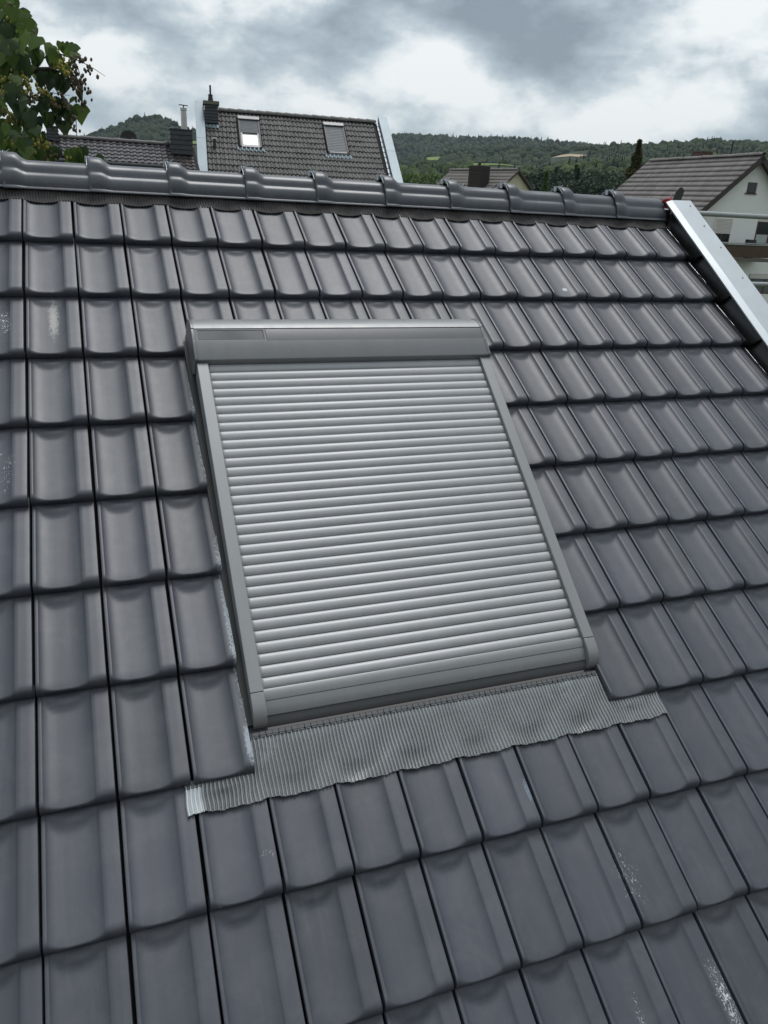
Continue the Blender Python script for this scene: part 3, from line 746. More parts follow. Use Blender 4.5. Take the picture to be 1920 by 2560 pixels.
def leaves_mesh(name, centers, size, mat):
    n = len(centers); C = np.array(centers)
    a = rng.normal(size=(n, 3)); a /= np.linalg.norm(a, axis=1)[:, None]; b = rng.normal(size=(n, 3)); b -= a * (a * b).sum(1)[:, None]; b /= np.linalg.norm(b, axis=1)[:, None]
    s = size * rng.uniform(0.5, 1.3, (n, 1))
    V = np.stack([C - a * s, C + b * s * 0.6, C + a * s, C - b * s * 0.6], 1).reshape(-1, 3)
    return mesh(name, V, [(4 * i, 4 * i + 1, 4 * i + 2, 4 * i + 3) for i in range(n)], mat)
def crown_points(n, h, rx, shape):
    pts = []
    if shape == 'round':
        lobes = [(rng.normal(0, 0.42, 3) * np.array([rx, rx, h * 0.22]) + np.array([0, 0, h * 0.62]), rng.uniform(0.35, 0.62) * rx) for _ in range(16)]
        while len(pts) < n:
            c, r_ = lobes[rng.integers(16)]; d = rng.normal(size=3); d /= np.linalg.norm(d)
            p = c + d * r_ * rng.uniform(0.75, 1.05) * np.array([1, 1, 0.9])
            if p[2] > h * 0.12: pts.append(p)
    else:
        while len(pts) < n:
            t = rng.random() ** 0.9; z = h * (0.06 + 0.94 * t); lay = 0.75 + 0.25 * math.cos(z / h * 2 * math.pi * 13)
            r_ = rx * (1 - t) ** 1.0 * lay * math.sqrt(rng.uniform(0.25, 1)); th = rng.uniform(0, 6.28); kk = 1 + 0.14 * math.sin(th * 5 + t * 17)
            pts.append(np.array([r_ * kk * math.cos(th), r_ * kk * math.sin(th), z - 0.25 * r_]))
    return pts
PROTO = {}
for shp, hh, rr, nn, ls in (('round', 14, 4.6, 5500, 0.29), ('spruce', 16, 3.0, 5000, 0.26)):
    for q in range(3):
        cr = leaves_mesh('crown', crown_points(nn, hh, rr * (0.85, 1.0, 1.15)[q], shp), ls, FOL[q])
        t = MB(); t.tube([(0, 0, -0.5), (0.05, 0, hh * 0.3), (0.1, 0.05, hh * (0.62 if shp == 'round' else 0.97))], [0.32, 0.24, 0.05], 8)
        if shp == 'round':
            for _ in range(7):
                th = rng.uniform(0, 6.28); z0 = hh * rng.uniform(0.25, 0.5)
                t.tube([(0.05, 0, z0), (1.2 * math.cos(th), 1.2 * math.sin(th), z0 + 1.6), (2.6 * math.cos(th), 2.6 * math.sin(th), z0 + 3.4)], [0.14, 0.09, 0.03], 5)
        PROTO[(shp, q)] = (cr, fixn(mesh('trunk', t.v, t.f, M['bark'], True)))
def tree(name, label, shp, q, az, r, top_px=None, group=None, hk=None, wide=1.0):
    base = 16.0 if shp == 'spruce' else 14.0
    x, y = CAM[0] + r * math.sin(az), CAM[1] + r * math.cos(az)
    gz = max(GROUND, hD.z(az, r) if r > hD.rf and hD.az[0] < az < hD.az[-1] else GROUND)
    if top_px: H = CAM[2] + r * math.tan(azel(*top_px)[1]) - gz
    else: H = hk
    k = H / (base * (0.93 if shp == 'round' else 1.0))
    t = tag(empty(name, (x, y, gz)), label, 'tree', group)
    t.rotation_euler.z = rng.uniform(0, 6.28); t.scale = (k * wide, k * wide, k)
    link('trunk', PROTO[(shp, q)][1], t); link('crown', PROTO[(shp, q)][0], t)
    return t
for i in range(52):
    px = rng.uniform(975, 1560); az, _ = azel(px, 430); r = rng.uniform(150, 262)
    q = 0 if (px < 1200 and rng.random() < 0.7) else (1 if rng.random() < (0.7 if px < 1260 else 0.35) else 2)
    con = px > 1300 and rng.random() < 0.35
    topy = (432 if px < 1170 else 436 if px < 1335 else 420) + rng.uniform(-12, 22) + (250 - r) * 0.08
    zone = 'between the zinc parapet and the small distant house' if px < 1110 else 'right behind the small distant house' if px < 1330 else 'between the small distant house and the brownish spruce'
    kind = ('light green', 'mid green', 'dark green')[q] + (' spruce' if con else ' rounded tree')
    tree('conifer_tree' if con else 'leafy_tree', kind + ' ' + zone, 'spruce' if con else 'round', q, az, r, (px, topy), kind + 's ' + zone, wide=1.15)
brown = leaf_mat('foliage_brown', (0.065, 0.065, 0.024), (0.18, 0.145, 0.055))
PROTO[('spruce', 3)] = (leaves_mesh('crown', crown_points(12000, 16, 2.6, 'spruce'), 0.13, brown), PROTO[('spruce', 0)][1])
tree('spruce_tree', 'tall brownish spruce standing behind the white gabled house', 'spruce', 3, azel(1592, 400)[0], 70, (1592, 350), wide=1.75)
PROTO[('spruce', 4)] = (leaves_mesh('crown', crown_points(3600, 16, 3.4, 'spruce'), 0.40, leaf_mat('foliage_fresh', (0.05, 0.09, 0.02), (0.12, 0.18, 0.05))), PROTO[('spruce', 0)][1])
tree('young_spruce_tree', 'small fresh green conifer standing alone before the dark wood', 'spruce', 4, azel(1367, 430)[0], 105, (1367, 433), wide=0.85)

# ------------------------------------------------------------------ neighbouring houses
def slope_frame(x, yr, zr, beta):            # frame on a roof slope facing the camera: X along ridge, +Y up slope, Z off it, origin at the ridge
    return Matrix.Translation((x, yr, zr)) @ Matrix.Rotation(beta, 4, 'X')
def pan_tile(name, w, g, mat, rolls=2, h=0.035, lip=0.03):
    n = 6 * rolls + 1; v = []
    for s, e in ((-0.001, -0.03), (0.0, 0.0), (g * 0.5, 0), (g + 0.04, 0)):
        for i in range(n):
            u = i / (n - 1); ph = (u * rolls) % 1.0 if i < n - 1 else 1.0
            hh = h * max(0.0, math.sin(math.pi * min(1, max(0, (ph - 0.30) / 0.70)))) ** 0.8
            v.append((u * w * 0.985, s, hh + lip * (1 - s / g) + e))
    f = [(j * n + i, j * n + i + 1, (j + 1) * n + i + 1, (j + 1) * n + i) for j in range(3) for i in range(n - 1)]
    me = mesh(name, v, f, mat, True); me.set_sharp_from_angle(angle=R(50)); return me
def far_tile_mat(name, c, rough=0.6):
    t = MT(name); P = t.pos(); oi = t.n('ShaderNodeObjectInfo')
    k = t.math('ADD', t.math('MULTIPLY_ADD', oi.outputs['Random'], 0.45, 0.55), t.math('MULTIPLY', t.noise(P, 2.5, 7, 0.7), 0.5))
    t.set(Base_Color=t.scale(c, k), Roughness=rough); return t.m
slate = MT('slate_cladding')
_P = slate.pos(); slate.set(Base_Color=slate.ramp(slate.noise(_P, 5, 6, 0.6), ((0.3, (0.022, 0.024, 0.028)), (0.7, (0.045, 0.047, 0.052)))), Roughness=0.55); M['slate'] = slate.m
M['far_tile'] = far_tile_mat('weathered_dark_pan_tile', (0.075, 0.070, 0.066))
M['left_tile'] = far_tile_mat('glossy_black_tile', (0.095, 0.088, 0.092), 0.35)
M['left_tile2'] = far_tile_mat('brown_black_tile', (0.055, 0.045, 0.043), 0.5)
M['render'] = plain('pale_render', (0.83, 0.82, 0.79), 0.9, 0, 0.06, 1.5, 0.5, 12)
M['zinc_far'] = plain('weathered_zinc', (0.17, 0.212, 0.24), 0.45, 0.3, 0.08, 1.5)
M['glass'] = plain('window_glass', (0.02, 0.022, 0.025), 0.06, 0, 0.05)
M['glass_sky'] = plain('roof_window_glass', (0.05, 0.055, 0.06), 0.03, 0.0, 0.02, spec=1.0)
M['concrete'] = plain('mossy_concrete', (0.13, 0.12, 0.10), 0.9, 0, 0.3, 6)
M['inox'] = plain('stainless_flue', (0.45, 0.43, 0.40), 0.35, 0.8, 0.15, 6)
M['black'] = plain('black_plastic', (0.02, 0.02, 0.021), 0.5)

def far_chimney(parent, org, x0, x1, y0, y1, z0, z1, mat, rows=6, capmat=None, over=0.05, caph=0.12):
    Mi = Matrix.Translation(org).inverted()
    mb = MB(); mb.box((x0, y0, z0), (x1, y1, z1)); ch = mb.build('chimney', mat, parent, M=Mi)
    step = (z1 - z0) / rows
    for i in range(rows):                    # cladding boards, each a little proud at its foot
        a, b = z0 + i * step + 0.006, z0 + (i + 1) * step - 0.012
        mb = MB(); v = [(x0 - .03, y0 - .03, a), (x1 + .03, y0 - .03, a), (x1 + .03, y1 + .03, a), (x0 - .03, y1 + .03, a), (x0 - .012, y0 - .012, b), (x1 + .012, y0 - .012, b), (x1 + .012, y1 + .012, b), (x0 - .012, y1 + .012, b)]
        mb.add(v, [(0, 3, 2, 1), (4, 5, 6, 7), (0, 1, 5, 4), (1, 2, 6, 5), (2, 3, 7, 6), (3, 0, 4, 7)]); mb.build('cladding_board', mat, ch)
    mb = MB(); mb.box((x0 - over, y0 - over, z1), (x1 + over, y1 + over, z1 + caph)); mb.build('chimney_cap', capmat or mat, ch)
    return ch

# --- middle house
MY, MZ, MB_ = 28.0, 2.80, R(37)
mo = (5.25, MY, GROUND)
YAW = R(-6.7)
mid = tag(empty('row_house', mo), 'house with brown black pan tile roof, two roof windows and zinc parapets', 'house')
mid.rotation_euler.z = YAW
MO = Matrix.Translation(mo).inverted()
UN = np.array(Matrix.Rotation(-YAW, 3, 'Z')); CAMU = np.array(mo) + UN @ (CAM - np.array(mo))
SF = MO @ slope_frame(0, MY, MZ, MB_)
def sf_x(px, py):                             # photo pixel -> (x, s) on the middle roof plane
    n = np.array([0, -math.sin(MB_), math.cos(MB_)]); p0 = np.array([0, MY, MZ]); d = UN @ ray(px, py)
    k = ((p0 - CAMU) @ n) / (d @ n); p = CAMU + k * d; return p[0], -(MY - p[1]) / math.cos(MB_)
def un_on(px, py, y): d = UN @ ray(px, py); k = (y - CAMU[1]) / d[1]; return CAMU + k * d
xl, xr_ = un_on(498, 262, MY)[0] - 0.06, un_on(955, 300, MY)[0] - 0.09
mb = MB(); e_y, e_z = MY - 4.6 * math.cos(MB_), MZ - 4.6 * math.sin(MB_)
mb.prism([(MY, MZ - 0.03), (e_y, e_z - 0.03), (e_y + 0.4, e_z), (e_y + 0.4, GROUND), (2 * MY - e_y - 0.4, GROUND), (2 * MY - e_y - 0.4, e_z), (2 * MY - e_y, e_z - 0.03)], xl, xr_, lambda x, a, b: (x, a, b))
mb.build('wall', M['render'], mid, M=MO)
mb = MB(); mb.box((xl + 0.05, -4.6, -0.05), (xr_ - 0.05, 0.0, 0.004)); roof = mb.build('roof', M['under'], mid, M=SF)
PW, PG = 0.293, 0.315
PT = pan_tile('roof_tile', PW, PG, M['far_tile'])
def holes(x, s): return any(a - PW * 0.5 < x < b - PW * 0.4 and c < s + PG * 0.5 < d for a, b, c, d in MHOLES)
wa = (sf_x(594, 299)[0], sf_x(655, 374)[0], sf_x(601, 370)[1], sf_x(620, 300)[1])
wb = (sf_x(807, 314)[0], sf_x(871, 388)[0], sf_x(816, 384)[1], sf_x(840, 316)[1])
chx = (5.02 - 0.14, 5.02 + 0.0)
MHOLES = [(wa[0] + 0.05, wa[1] + 0.05, wa[2], wa[3]), (wb[0] + 0.05, wb[1] + 0.05, wb[2], wb[3])]
restm = []; cnt = 0
for r in range(1, 15):
    for c in range(24):
        x = xl + 0.20 + c * PW; s = -r * PG
        if x + PW > xr_ - 0.10 or holes(x, s): continue
        if cnt < 285: link('roof_tile', PT, roof, Matrix.Translation((x + jit(0.004), s + jit(0.006), jit(0.004)))); cnt += 1
        else: restm.append((x, s))
tv = np.array([v.co[:] for v in PT.vertices]); tf = [tuple(p.vertices) for p in PT.polygons]; V = []; F = []
for x, s in restm:
    b = len(V); V += [tuple(p) for p in tv + np.array([x, s, 0])]; F += [tuple(i + b for i in q) for q in tf]
tag(link('roof_tile_field', mesh('roof_tile_field', V, F, M['far_tile'], True), roof), kind='stuff')
def half_round(L, r=0.11):
    mb = MB(); mb.grid(lambda u, v: (u * L * 1.06, -math.cos(v * math.pi) * r * 1.15 * (1 + 0.10 * (1 - u)), math.sin(v * math.pi) * r * (1 + 0.22 * (1 - u))), 3, 10)
    mb.grid(lambda u, v: (0, -math.cos(v * math.pi) * r * (1.27 - 0.2 * u), math.sin(v * math.pi) * r * (1.22 - 0.2 * u)), 2, 10); return mb
hrm = half_round(0.352); HRM = mesh('ridge_tile', hrm.v, hrm.f, M['far_tile'], True)
# zinc clad fire parapets with stepped flashing
for xa, xb in ((xl - 0.10, xl + 0.22), (xr_ - 0.08, xr_ + 0.26)):
    ext = 0.12 if xa > 8 else 0.22
    mb = MB(); mb.box((xa + .03, -4.7, -0.3), (xb - .03, ext - 0.02, 0.20)); pp = mb.build('parapet', M['slate'], mid, M=SF)
    for k, (s0, s1) in enumerate(((-2.0, ext), (-3.9, -2.005), (-4.8, -3.905))):
        mb = MB(); mb.box((xa, s0, 0.20), (xb, s1, 0.225 + 0.003 * (k == 0))); mb.box((xa, s0, 0.06), (xa + 0.02, s1, 0.1995)); mb.box((xb - 0.02, s0, 0.06), (xb, s1, 0.1995)); mb.build('zinc_sheet', M['zinc_far'], pp)
for r in range(1, 12):
    mb = MB(); mb.box((xr_ - 0.155, -r * PG + 0.02, 0.03), (xr_ - 0.095, -r * PG + PG - 0.03, 0.075)); mb.build('step_flashing', M['zinc'], mid, M=SF)
# chimney, vent
cxa, cxb = un_on(511.5, 285, MY - 0.75)[0], un_on(546, 285, MY - 0.75)[0]; czt, czb = un_on(530, 261, MY - 0.75)[2], un_on(530, 308, MY - 0.75)[2]; cxm = un_on(526, 240, MY - 0.45)[0]; cz1 = un_on(526, 213, MY - 0.45)[2]
far_chimney(mid, mo, cxa + 0.03, cxb - 0.03, MY - 0.75, MY - 0.15, czb, czt, M['slate'], 6, M['concrete'], 0.07, 0.11)
ch = [o for o in mid.children if o.name.startswith('chimney')][0]
mb = MB(); mb.tube([(cxm, MY - 0.45, czt + 0.1), (cxm, MY - 0.45, czt + 0.13), (cxm, MY - 0.45, czt + 0.30), (cxm, MY - 0.45, czt + 0.34)], [0.11, 0.10, 0.075, 0.09], 10); mb.build('flue_pot', M['black'], ch)
mb = MB(); mb.tube([(cxm, MY - 0.45, czt + 0.32), (cxm, MY - 0.45, cz1)], 0.035, 8); mb.build('flue_pipe', M['black'], ch)
mb = MB(); mb.grid(lambda u, v: (cxa - 0.02 + (cxb - cxa + 0.06) * u, -1.12 + 0.16 * v, 0.045 + 0.03 * abs(math.sin(u * 13.5)) + 0.02 * v), 30, 3); mb.build('chimney_apron', M['zinc_far'], mid, M=SF)
for i in range(18):
    x = cxb + 0.03 + i * 0.352
    if x + 0.35 < xr_: link('ridge_tile', HRM, roof, SF.inverted() @ MO @ Matrix.Translation((x, MY, MZ + 0.01 + jit(0.004))))
vx, vs = sf_x(537, 372)
mb = MB(); mb.tube([(vx, MY + vs * math.cos(MB_), MZ + vs * math.sin(MB_) - 0.05), (vx, MY + vs * math.cos(MB_), MZ + vs * math.sin(MB_) + 0.32)], 0.055, 10); vp = mb.build('vent_pipe', M['slate'], mid, M=MO)
mb = MB(); q = (vx, MY + vs * math.cos(MB_), MZ + vs * math.sin(MB_) + 0.32); mb.tube([q, (q[0], q[1], q[2] + 0.05)], [0.09, 0.07], 10); mb.build('vent_cap', plain('pale_vent_cap', (0.42, 0.40, 0.37), 0.7), vp)
def far_window(w, closed):
    x0, x1, s0, s1 = w
    rt = MB(); rt.box((x0 + 0.06, s0, -0.03), (x1 - 0.06, s1, 0.06)); wn_ = rt.build('roof_window', M['frame'], mid, M=SF)
    mb = MB(); mb.box((x0, s1 - 0.17, 0.02), (x1, s1, 0.155)); mb.build('hood', M['alu_dark'], wn_)
    mb = MB(); mb.box((x0, s1 - 0.004, 0.02), (x1, s1 + 0.05, 0.120)); mb.build('hood_top', M['zinc_far'], wn_)
    for a in (x0, x1 - 0.055):
        mb = MB(); mb.box((a, s0 - 0.02, 0.02), (a + 0.055, s1 - 0.172, 0.115)); mb.build('side_rail', M['slate'], wn_)
    b0 = s0 if closed else s0 + (s1 - s0) * 0.47
    n = 16 if closed else 9; st = (s1 - 0.175 - b0) / n
    for i in range(n):
        a = b0 + i * st; mb = MB(); mb.prism([(a + 0.004, 0.07), (a + 0.006, 0.082), (a + st * 0.5, 0.098), (a + st - 0.004, 0.086), (a + st - 0.003, 0.07)], x0 + 0.056, x1 - 0.056, idt); mb.build('slat', M['hood'], wn_)
    if closed:
        mb = MB(); mb.prism([(s0 - 0.10, 0.0), (s0 - 0.09, 0.05), (s0 - 0.04, 0.095), (s0 - 0.001, 0.095), (s0 - 0.001, 0.0)], x0 + 0.01, x1 - 0.01, idt); mb.build('bottom_bar', M['alu_dark'], wn_)
    else:
        mb = MB(); mb.box((x0 + 0.12, s0 + 0.10, 0.061), (x1 - 0.12, b0 - 0.10, 0.068)); mb.build('pane', M['glass_sky'], wn_)
        mb = MB(); mb.box((x0 + 0.056, s0 - 0.02, 0.061), (x1 - 0.056, s0 + 0.098, 0.085)); mb.box((x0 + 0.056, s0 + 0.10, 0.061), (x0 + 0.118, b0, 0.085)); mb.box((x1 - 0.118, s0 + 0.10, 0.061), (x1 - 0.056, b0, 0.085)); mb.build('sash', M['alu_dark'], wn_)
    mb = MB(); mb.grid(lambda u, v: (x0 - 0.12 + (x1 - x0 + 0.24) * u, s0 - (0.12 if closed else 0.03) - 0.16 * v, 0.055 - 0.006 * v + 0.022 * math.sin(u * (x1 - x0 + 0.24) / 0.146 * 2 * math.pi)), 60, 3); mb.build('apron_flashing', M['zinc_far'], wn_, True)
far_window(wa, False); far_window(wb, True)

# --- left house with the black tile roof
LY, LZ, LB = 24.0, 1.335, R(29)
lo = (1.0, LY, GROUND)
lh = tag(empty('low_house', lo), 'low house with glossy black tile roof behind the fruit tree', 'house')
LO = Matrix.Translation(lo).inverted(); LF = LO @ slope_frame(0, LY, LZ, LB)
def lf(px, py):
    n = np.array([0, -math.sin(LB), math.cos(LB)]); p0 = np.array([0, LY, LZ]); d = ray(px, py)
    k = ((p0 - CAM) @ n) / (d @ n); p = CAM + k * d; return p[0], -(LY - p[1]) / math.cos(LB)
LXR = lf(493, 400)[0]; ex = lf(427, 380)[0]; es = lf(426, 414)[1]
print('left eave slope length', es, ex)
mb = MB(); e_y, e_z = LY + es * math.cos(LB), LZ + es * math.sin(LB)
mb.prism([(LY, LZ - 0.04), (e_y + 0.1, e_z - 0.02), (e_y + 0.3, e_z - 0.1), (e_y + 0.3, GROUND), (2 * LY - e_y, GROUND), (2 * LY - e_y, e_z)], -5.0, LXR, lambda x, a, b: (x, a, b)); mb.build('wall', M['render'], lh, M=LO)
mb = MB(); mb.box((-5.0, es + 0.03, -0.05), (LXR, 0, 0.0)); lroof = mb.build('roof', M['under'], lh, M=LF)
mb = MB(); mb.box((ex, es - 1.2, -0.05), (LXR, es + 0.028, 0.0)); mb.build('roof_extension', M['under'], lh, M=LF)
mb = MB(); mb.tube([(-5.0, es - 0.05, -0.03), (ex, es - 0.05, -0.03)], 0.06, 10); mb.build('gutter', M['slate'], lh, M=LF)
LW = 0.193; nrow = 6; LG = -es / (nrow - 0.1)
T1 = pan_tile('roof_tile', LW, LG, M['left_tile'], 1, 0.030, 0.028); T2 = pan_tile('roof_tile', LW, LG, M['left_tile2'], 1, 0.030, 0.028)
for r in range(1, nrow + 4):
    for c in range(-6, 24):
        x = -0.6 + c * LW; s = -r * LG
        right = x + LW * 0.5 > ex
        if x + LW > LXR + 0.02 or (r > nrow and not right): continue
        link('roof_tile', T2 if right else T1, lroof, Matrix.Translation((x, s + 0.03, jit(0.003))))
hrm = half_round(0.50, 0.085); HR2 = mesh('ridge_tile', hrm.v, hrm.f, M['left_tile2'], True)
for i in range(int((LXR + 2.2) / 0.5)): link('ridge_tile', HR2, lroof, LF.inverted() @ LO @ Matrix.Translation((-2.2 + i * 0.5, LY, LZ + 0.02)))
c1 = on(425, 372, 1, LY - 0.5); 
xa, xb = on(425, 345, 1, LY - 0.6)[0], on(482, 345, 1, LY - 0.6)[0]; zt, zb = on(450, 325, 1, LY - 0.6)[2], on(450, 377, 1, LY - 0.6)[2]
far_chimney(lh, lo, xa + 0.03, xb - 0.03, LY - 0.6, LY + 0.1, zb - 0.1, zt, M['slate'], 5, M['slate'], 0.04, 0.03)
ch = [o for o in lh.children if o.name.startswith('chimney')][0]
f0, f1 = on(461, 325, 1, LY - 0.3), on(459, 270, 1, LY - 0.3)
mb = MB(); mb.tube([(f0[0], LY - 0.3, zt), (f0[0], LY - 0.3, f1[2] - 0.08), (f0[0], LY - 0.3, f1[2] - 0.07), (f0[0], LY - 0.3, f1[2] + 0.0)], [0.100, 0.088, 0.105, 0.105], 14); fl = autosmooth(mb.build('flue', M['inox'], ch), 40)
mb = MB(); mb.tube([(f0[0], LY - 0.3, f1[2]), (f0[0], LY - 0.3, f1[2] + 0.08)], 0.018, 6); mb.tube([(f0[0] - 0.14, LY - 0.3, f1[2] + 0.085), (f0[0] + 0.14, LY - 0.3, f1[2] + 0.072)], 0.016, 6); mb.build('flue_cowl', M['black'], ch)
p0 = on(440, 322, 1, LY - 0.3); mb = MB(); mb.tube([(p0[0], LY - 0.3, zt), (p0[0], LY - 0.3, zt + 0.06), (p0[0], LY - 0.3, zt + 0.12)], [0.08, 0.06, 0.01], 10); mb.build('pot', M['black'], ch)
xa, xb = on(116, 333, 1, LY - 0.2)[0], on(147, 333, 1, LY - 0.2)[0]
zt, zb = on(130, 318, 1, LY - 0.3)[2], on(130, 352, 1, LY - 0.3)[2]
far_chimney(lh, lo, xa + 0.03, xb - 0.03, LY - 0.3, LY + 0.2, zb, zt, M['slate'], 4, M['slate'], 0.04, 0.04)
dx, dz = on(322, 348, 1, LY + 0.35)[0], on(322, 346, 1, LY + 0.35)[2]
mb = MB(); mb.grid(lambda u, v: (dx + 0.26 * v * math.cos(2 * math.pi * u), LY + 0.40 + 0.06 * (1 - v * v), dz + 0.24 * v * math.sin(2 * math.pi * u)), 25, 6); mb.tube([(dx, LY + 0.45, dz), (dx, LY + 0.45, LZ - 0.6)], 0.025, 6)
mb.build('satellite_dish', M['black'], lh, True, LO)

# --- white gabled house on the right
WY, WX, WZ = 25.0, 28.5, 2.70
WB = R(41.7); WLEN = 8.9
wo = (WX, WY, GROUND)
WYAW = R(-4.6); WUN = np.array(Matrix.Rotation(-WYAW, 3, 'Z')); WCAM = np.array(wo) + WUN @ (CAM - np.array(wo))
wh = tag(empty('gabled_house', wo), 'white rendered house with brown tiled gable roof and wooden balcony', 'house')
WO = Matrix.Translation(wo).inverted(); wh.rotation_euler.z = WYAW
eave = 5.1
hw = (eave - 0.45) * math.cos(WB)
mb = MB(); ze = WZ - 0.10 - hw * math.tan(WB)
mb.prism([(WX, WZ - 0.10), (WX - hw, ze), (WX - hw, GROUND), (WX + hw, GROUND), (WX + hw, ze)], WY + 0.35, WY + WLEN - 0.3, lambda y, a, b: (a, y, b)); wall = mb.build('wall', M['render'], wh, M=WO)
M['brown_tile'] = far_tile_mat('weathered_brown_tile', (0.185, 0.150, 0.142), 0.75)
def brown_course_mat():
    t = MT('brown_tile_course'); P = t.pos()
    cell = t.n('ShaderNodeTexVoronoi'); cell.inputs['Scale'].default_value = 3.2; t.L(t.mapped(P, (0.5, 1.1, 0.5)), cell.inputs['Vector'])
    sepc = t.n('ShaderNodeSeparateColor'); t.L(cell.outputs['Color'], sepc.inputs[0])
    k = t.math('ADD', t.math('MULTIPLY_ADD', sepc.outputs[0], 0.35, 0.55), t.math('MULTIPLY', t.noise(P, 3, 7, 0.7), 0.55))
    t.set(Base_Color=t.scale((0.165, 0.145, 0.140), k), Roughness=0.75); return t.m
bcm = brown_course_mat()
M['trim'] = plain('brown_trim', (0.045, 0.032, 0.028), 0.6)
CG = 0.335; NC = 15
for side in (-1, 1):
    SFm = WO @ Matrix.Translation((WX, WY, WZ)) @ Matrix.Rotation(R(90) if side > 0 else R(-90), 4, 'Z') @ Matrix.Rotation(WB, 4, 'X')
    # frame: X runs along the ridge, +Y up slope, Z off the roof
    x_a, x_b = (-WLEN, 0.0) if side < 0 else (0.0, WLEN)
    mb = MB(); mb.box((x_a, -eave, -0.09), (x_b, -0.02, -0.002)); rf = mb.build('roof', M['trim'], wh, M=SFm)
    nx = int(WLEN / 0.075) * 1 + 1
    for r in range(1, NC + 1):
        def cf(u, v):
            x = x_a + (x_b - x_a) * u; s = (-r * CG) + (0, 0.0015, CG * 0.5, CG + 0.03)[int(round(v * 3))]
            e = -0.028 if v < 0.1 else 0
            return (x, s + 0.012 * math.sin(x * 2 * math.pi / 0.15), 0.004 + 0.034 * (1 - (s + r * CG) / CG) + e + 0.014 * max(0, math.sin(x * 2 * math.pi / 0.15)))
        mb = MB(); mb.grid(cf, nx * 2, 4); mb.build('tile_course', bcm, rf, True)
    # verge board
    xv = 0.0
    mb = MB(); mb.box((xv - 0.03, -eave, -0.20), (xv + 0.03, 0.0, 0.012)); mb.build('verge_board', M['trim'], rf)
hrm = half_round(0.30, 0.10); HR3 = mesh('ridge_tile', hrm.v, hrm.f, bcm, True)
for i in range(29):
    link('ridge_tile', HR3, wh, WO @ Matrix.Translation((WX, WY + 0.30 + i * 0.3, WZ + 0.02 + jit(0.008))) @ Matrix.Rotation(R(-90), 4, 'Z'))
far_chimney(wh, wo, WX + 0.9, WX + 1.5, WY + 5.6, WY + 6.4, WZ - 1.6, WZ + 0.42, plain('brick_chimney', (0.10, 0.06, 0.045), 0.9), 6, M['concrete'], 0.05, 0.06)
mb = MB(); mb.tube([(WX + 0.3, WY + 2.6, WZ - 0.4), (WX + 0.3, WY + 2.6, WZ + 0.22), (WX + 0.3, WY + 2.6, WZ + 0.24), (WX + 0.3, WY + 2.6, WZ + 0.75)], [0.10, 0.10, 0.045, 0.035], 8); mb.build('roof_vent', M['black'], wh, M=WO)
mb = MB(); mb.box((WX - hw - 0.42, WY + 0.02, ze - 0.30), (WX - hw + 0.02, WY + 0.30, ze - 0.17)); mb.build('purlin_end', M['trim'], wh, M=WO)
GY = WY + 0.35
def gp(px, py): d = WUN @ ray(px, py); k = (GY - WCAM[1]) / d[1]; p = WCAM + k * d; return p[0], p[2]
def rect(pxl, pxr, pyt, pyb):
    a = gp(pxl, pyt); b = gp(pxr, pyb); c = gp(pxl, pyb); return (a[0] + c[0]) / 2, (b[0] + gp(pxr, pyt)[0]) / 2, (c[1] + b[1]) / 2, (a[1] + gp(pxr, pyt)[1]) / 2
def wbox(parent, name, x0, x1, z0, z1, ya, yb, mat):
    mb = MB(); mb.box((x0, ya, z0), (x1, yb, z1)); return mb.build(name, mat, parent, M=WO if parent is wh else None)
M['winframe'] = plain('dark_wood_frame', (0.085, 0.030, 0.022), 0.5)
M['shutter'] = plain('cream_shutter_slat', (0.66, 0.62, 0.57), 0.6)
# small gable window
x0, x1, z0, z1 = rect(1868, 1891, 456, 483)
w_ = wbox(wh, 'window', x0, x1, z0, z1, GY - 0.012, GY + 0.05, M['trim'])
wbox(w_, 'pane', x0 + .04, x1 - .05, z0 + .05, z1 - .04, GY - 0.016, GY - 0.013, M['glass']); wbox(w_, 'sill', x0 - .08, x1 + .05, z0 - .05, z0 - 0.002, GY - 0.06, GY, M['trim'])
wbox(w_, 'reveal', x1 + 0.001, x1 + .06, z0, z1, GY - 0.010, GY + 0.01, M['shutter'])
# shuttered balcony door
x0, x1, z0, z1 = rect(1780, 1823, 547, 640)
w_ = wbox(wh, 'balcony_door', x0, x1, z0, z1, GY - 0.012, GY + 0.05, M['trim'])
wbox(w_, 'pane', x0 + .06, x1 - .06, z0, z1 - .62, GY - 0.016, GY - 0.013, M['glass'])
wbox(w_, 'mullion', (x0 + x1) / 2 - .03, (x0 + x1) / 2 + .03, z0, z1 - .62, GY - 0.022, GY - 0.017, M['winframe'])
for i in range(11): wbox(w_, 'shutter_slat', x0 + .01, x1 - .01, z1 - .06 - i * 0.056, z1 - .012 - i * 0.056, GY - 0.04, GY - 0.022, M['shutter'])
mb = MB(); mb.tube([(x0 - 0.20, GY - 0.35, z1 - 0.75), (x0 - 0.08, GY - 0.12, z1 + 0.05)], [0.05, 0.03], 8); mb.build('awning_arm', plain('pale_canvas', (0.6, 0.58, 0.54), 0.8), wh, M=WO)
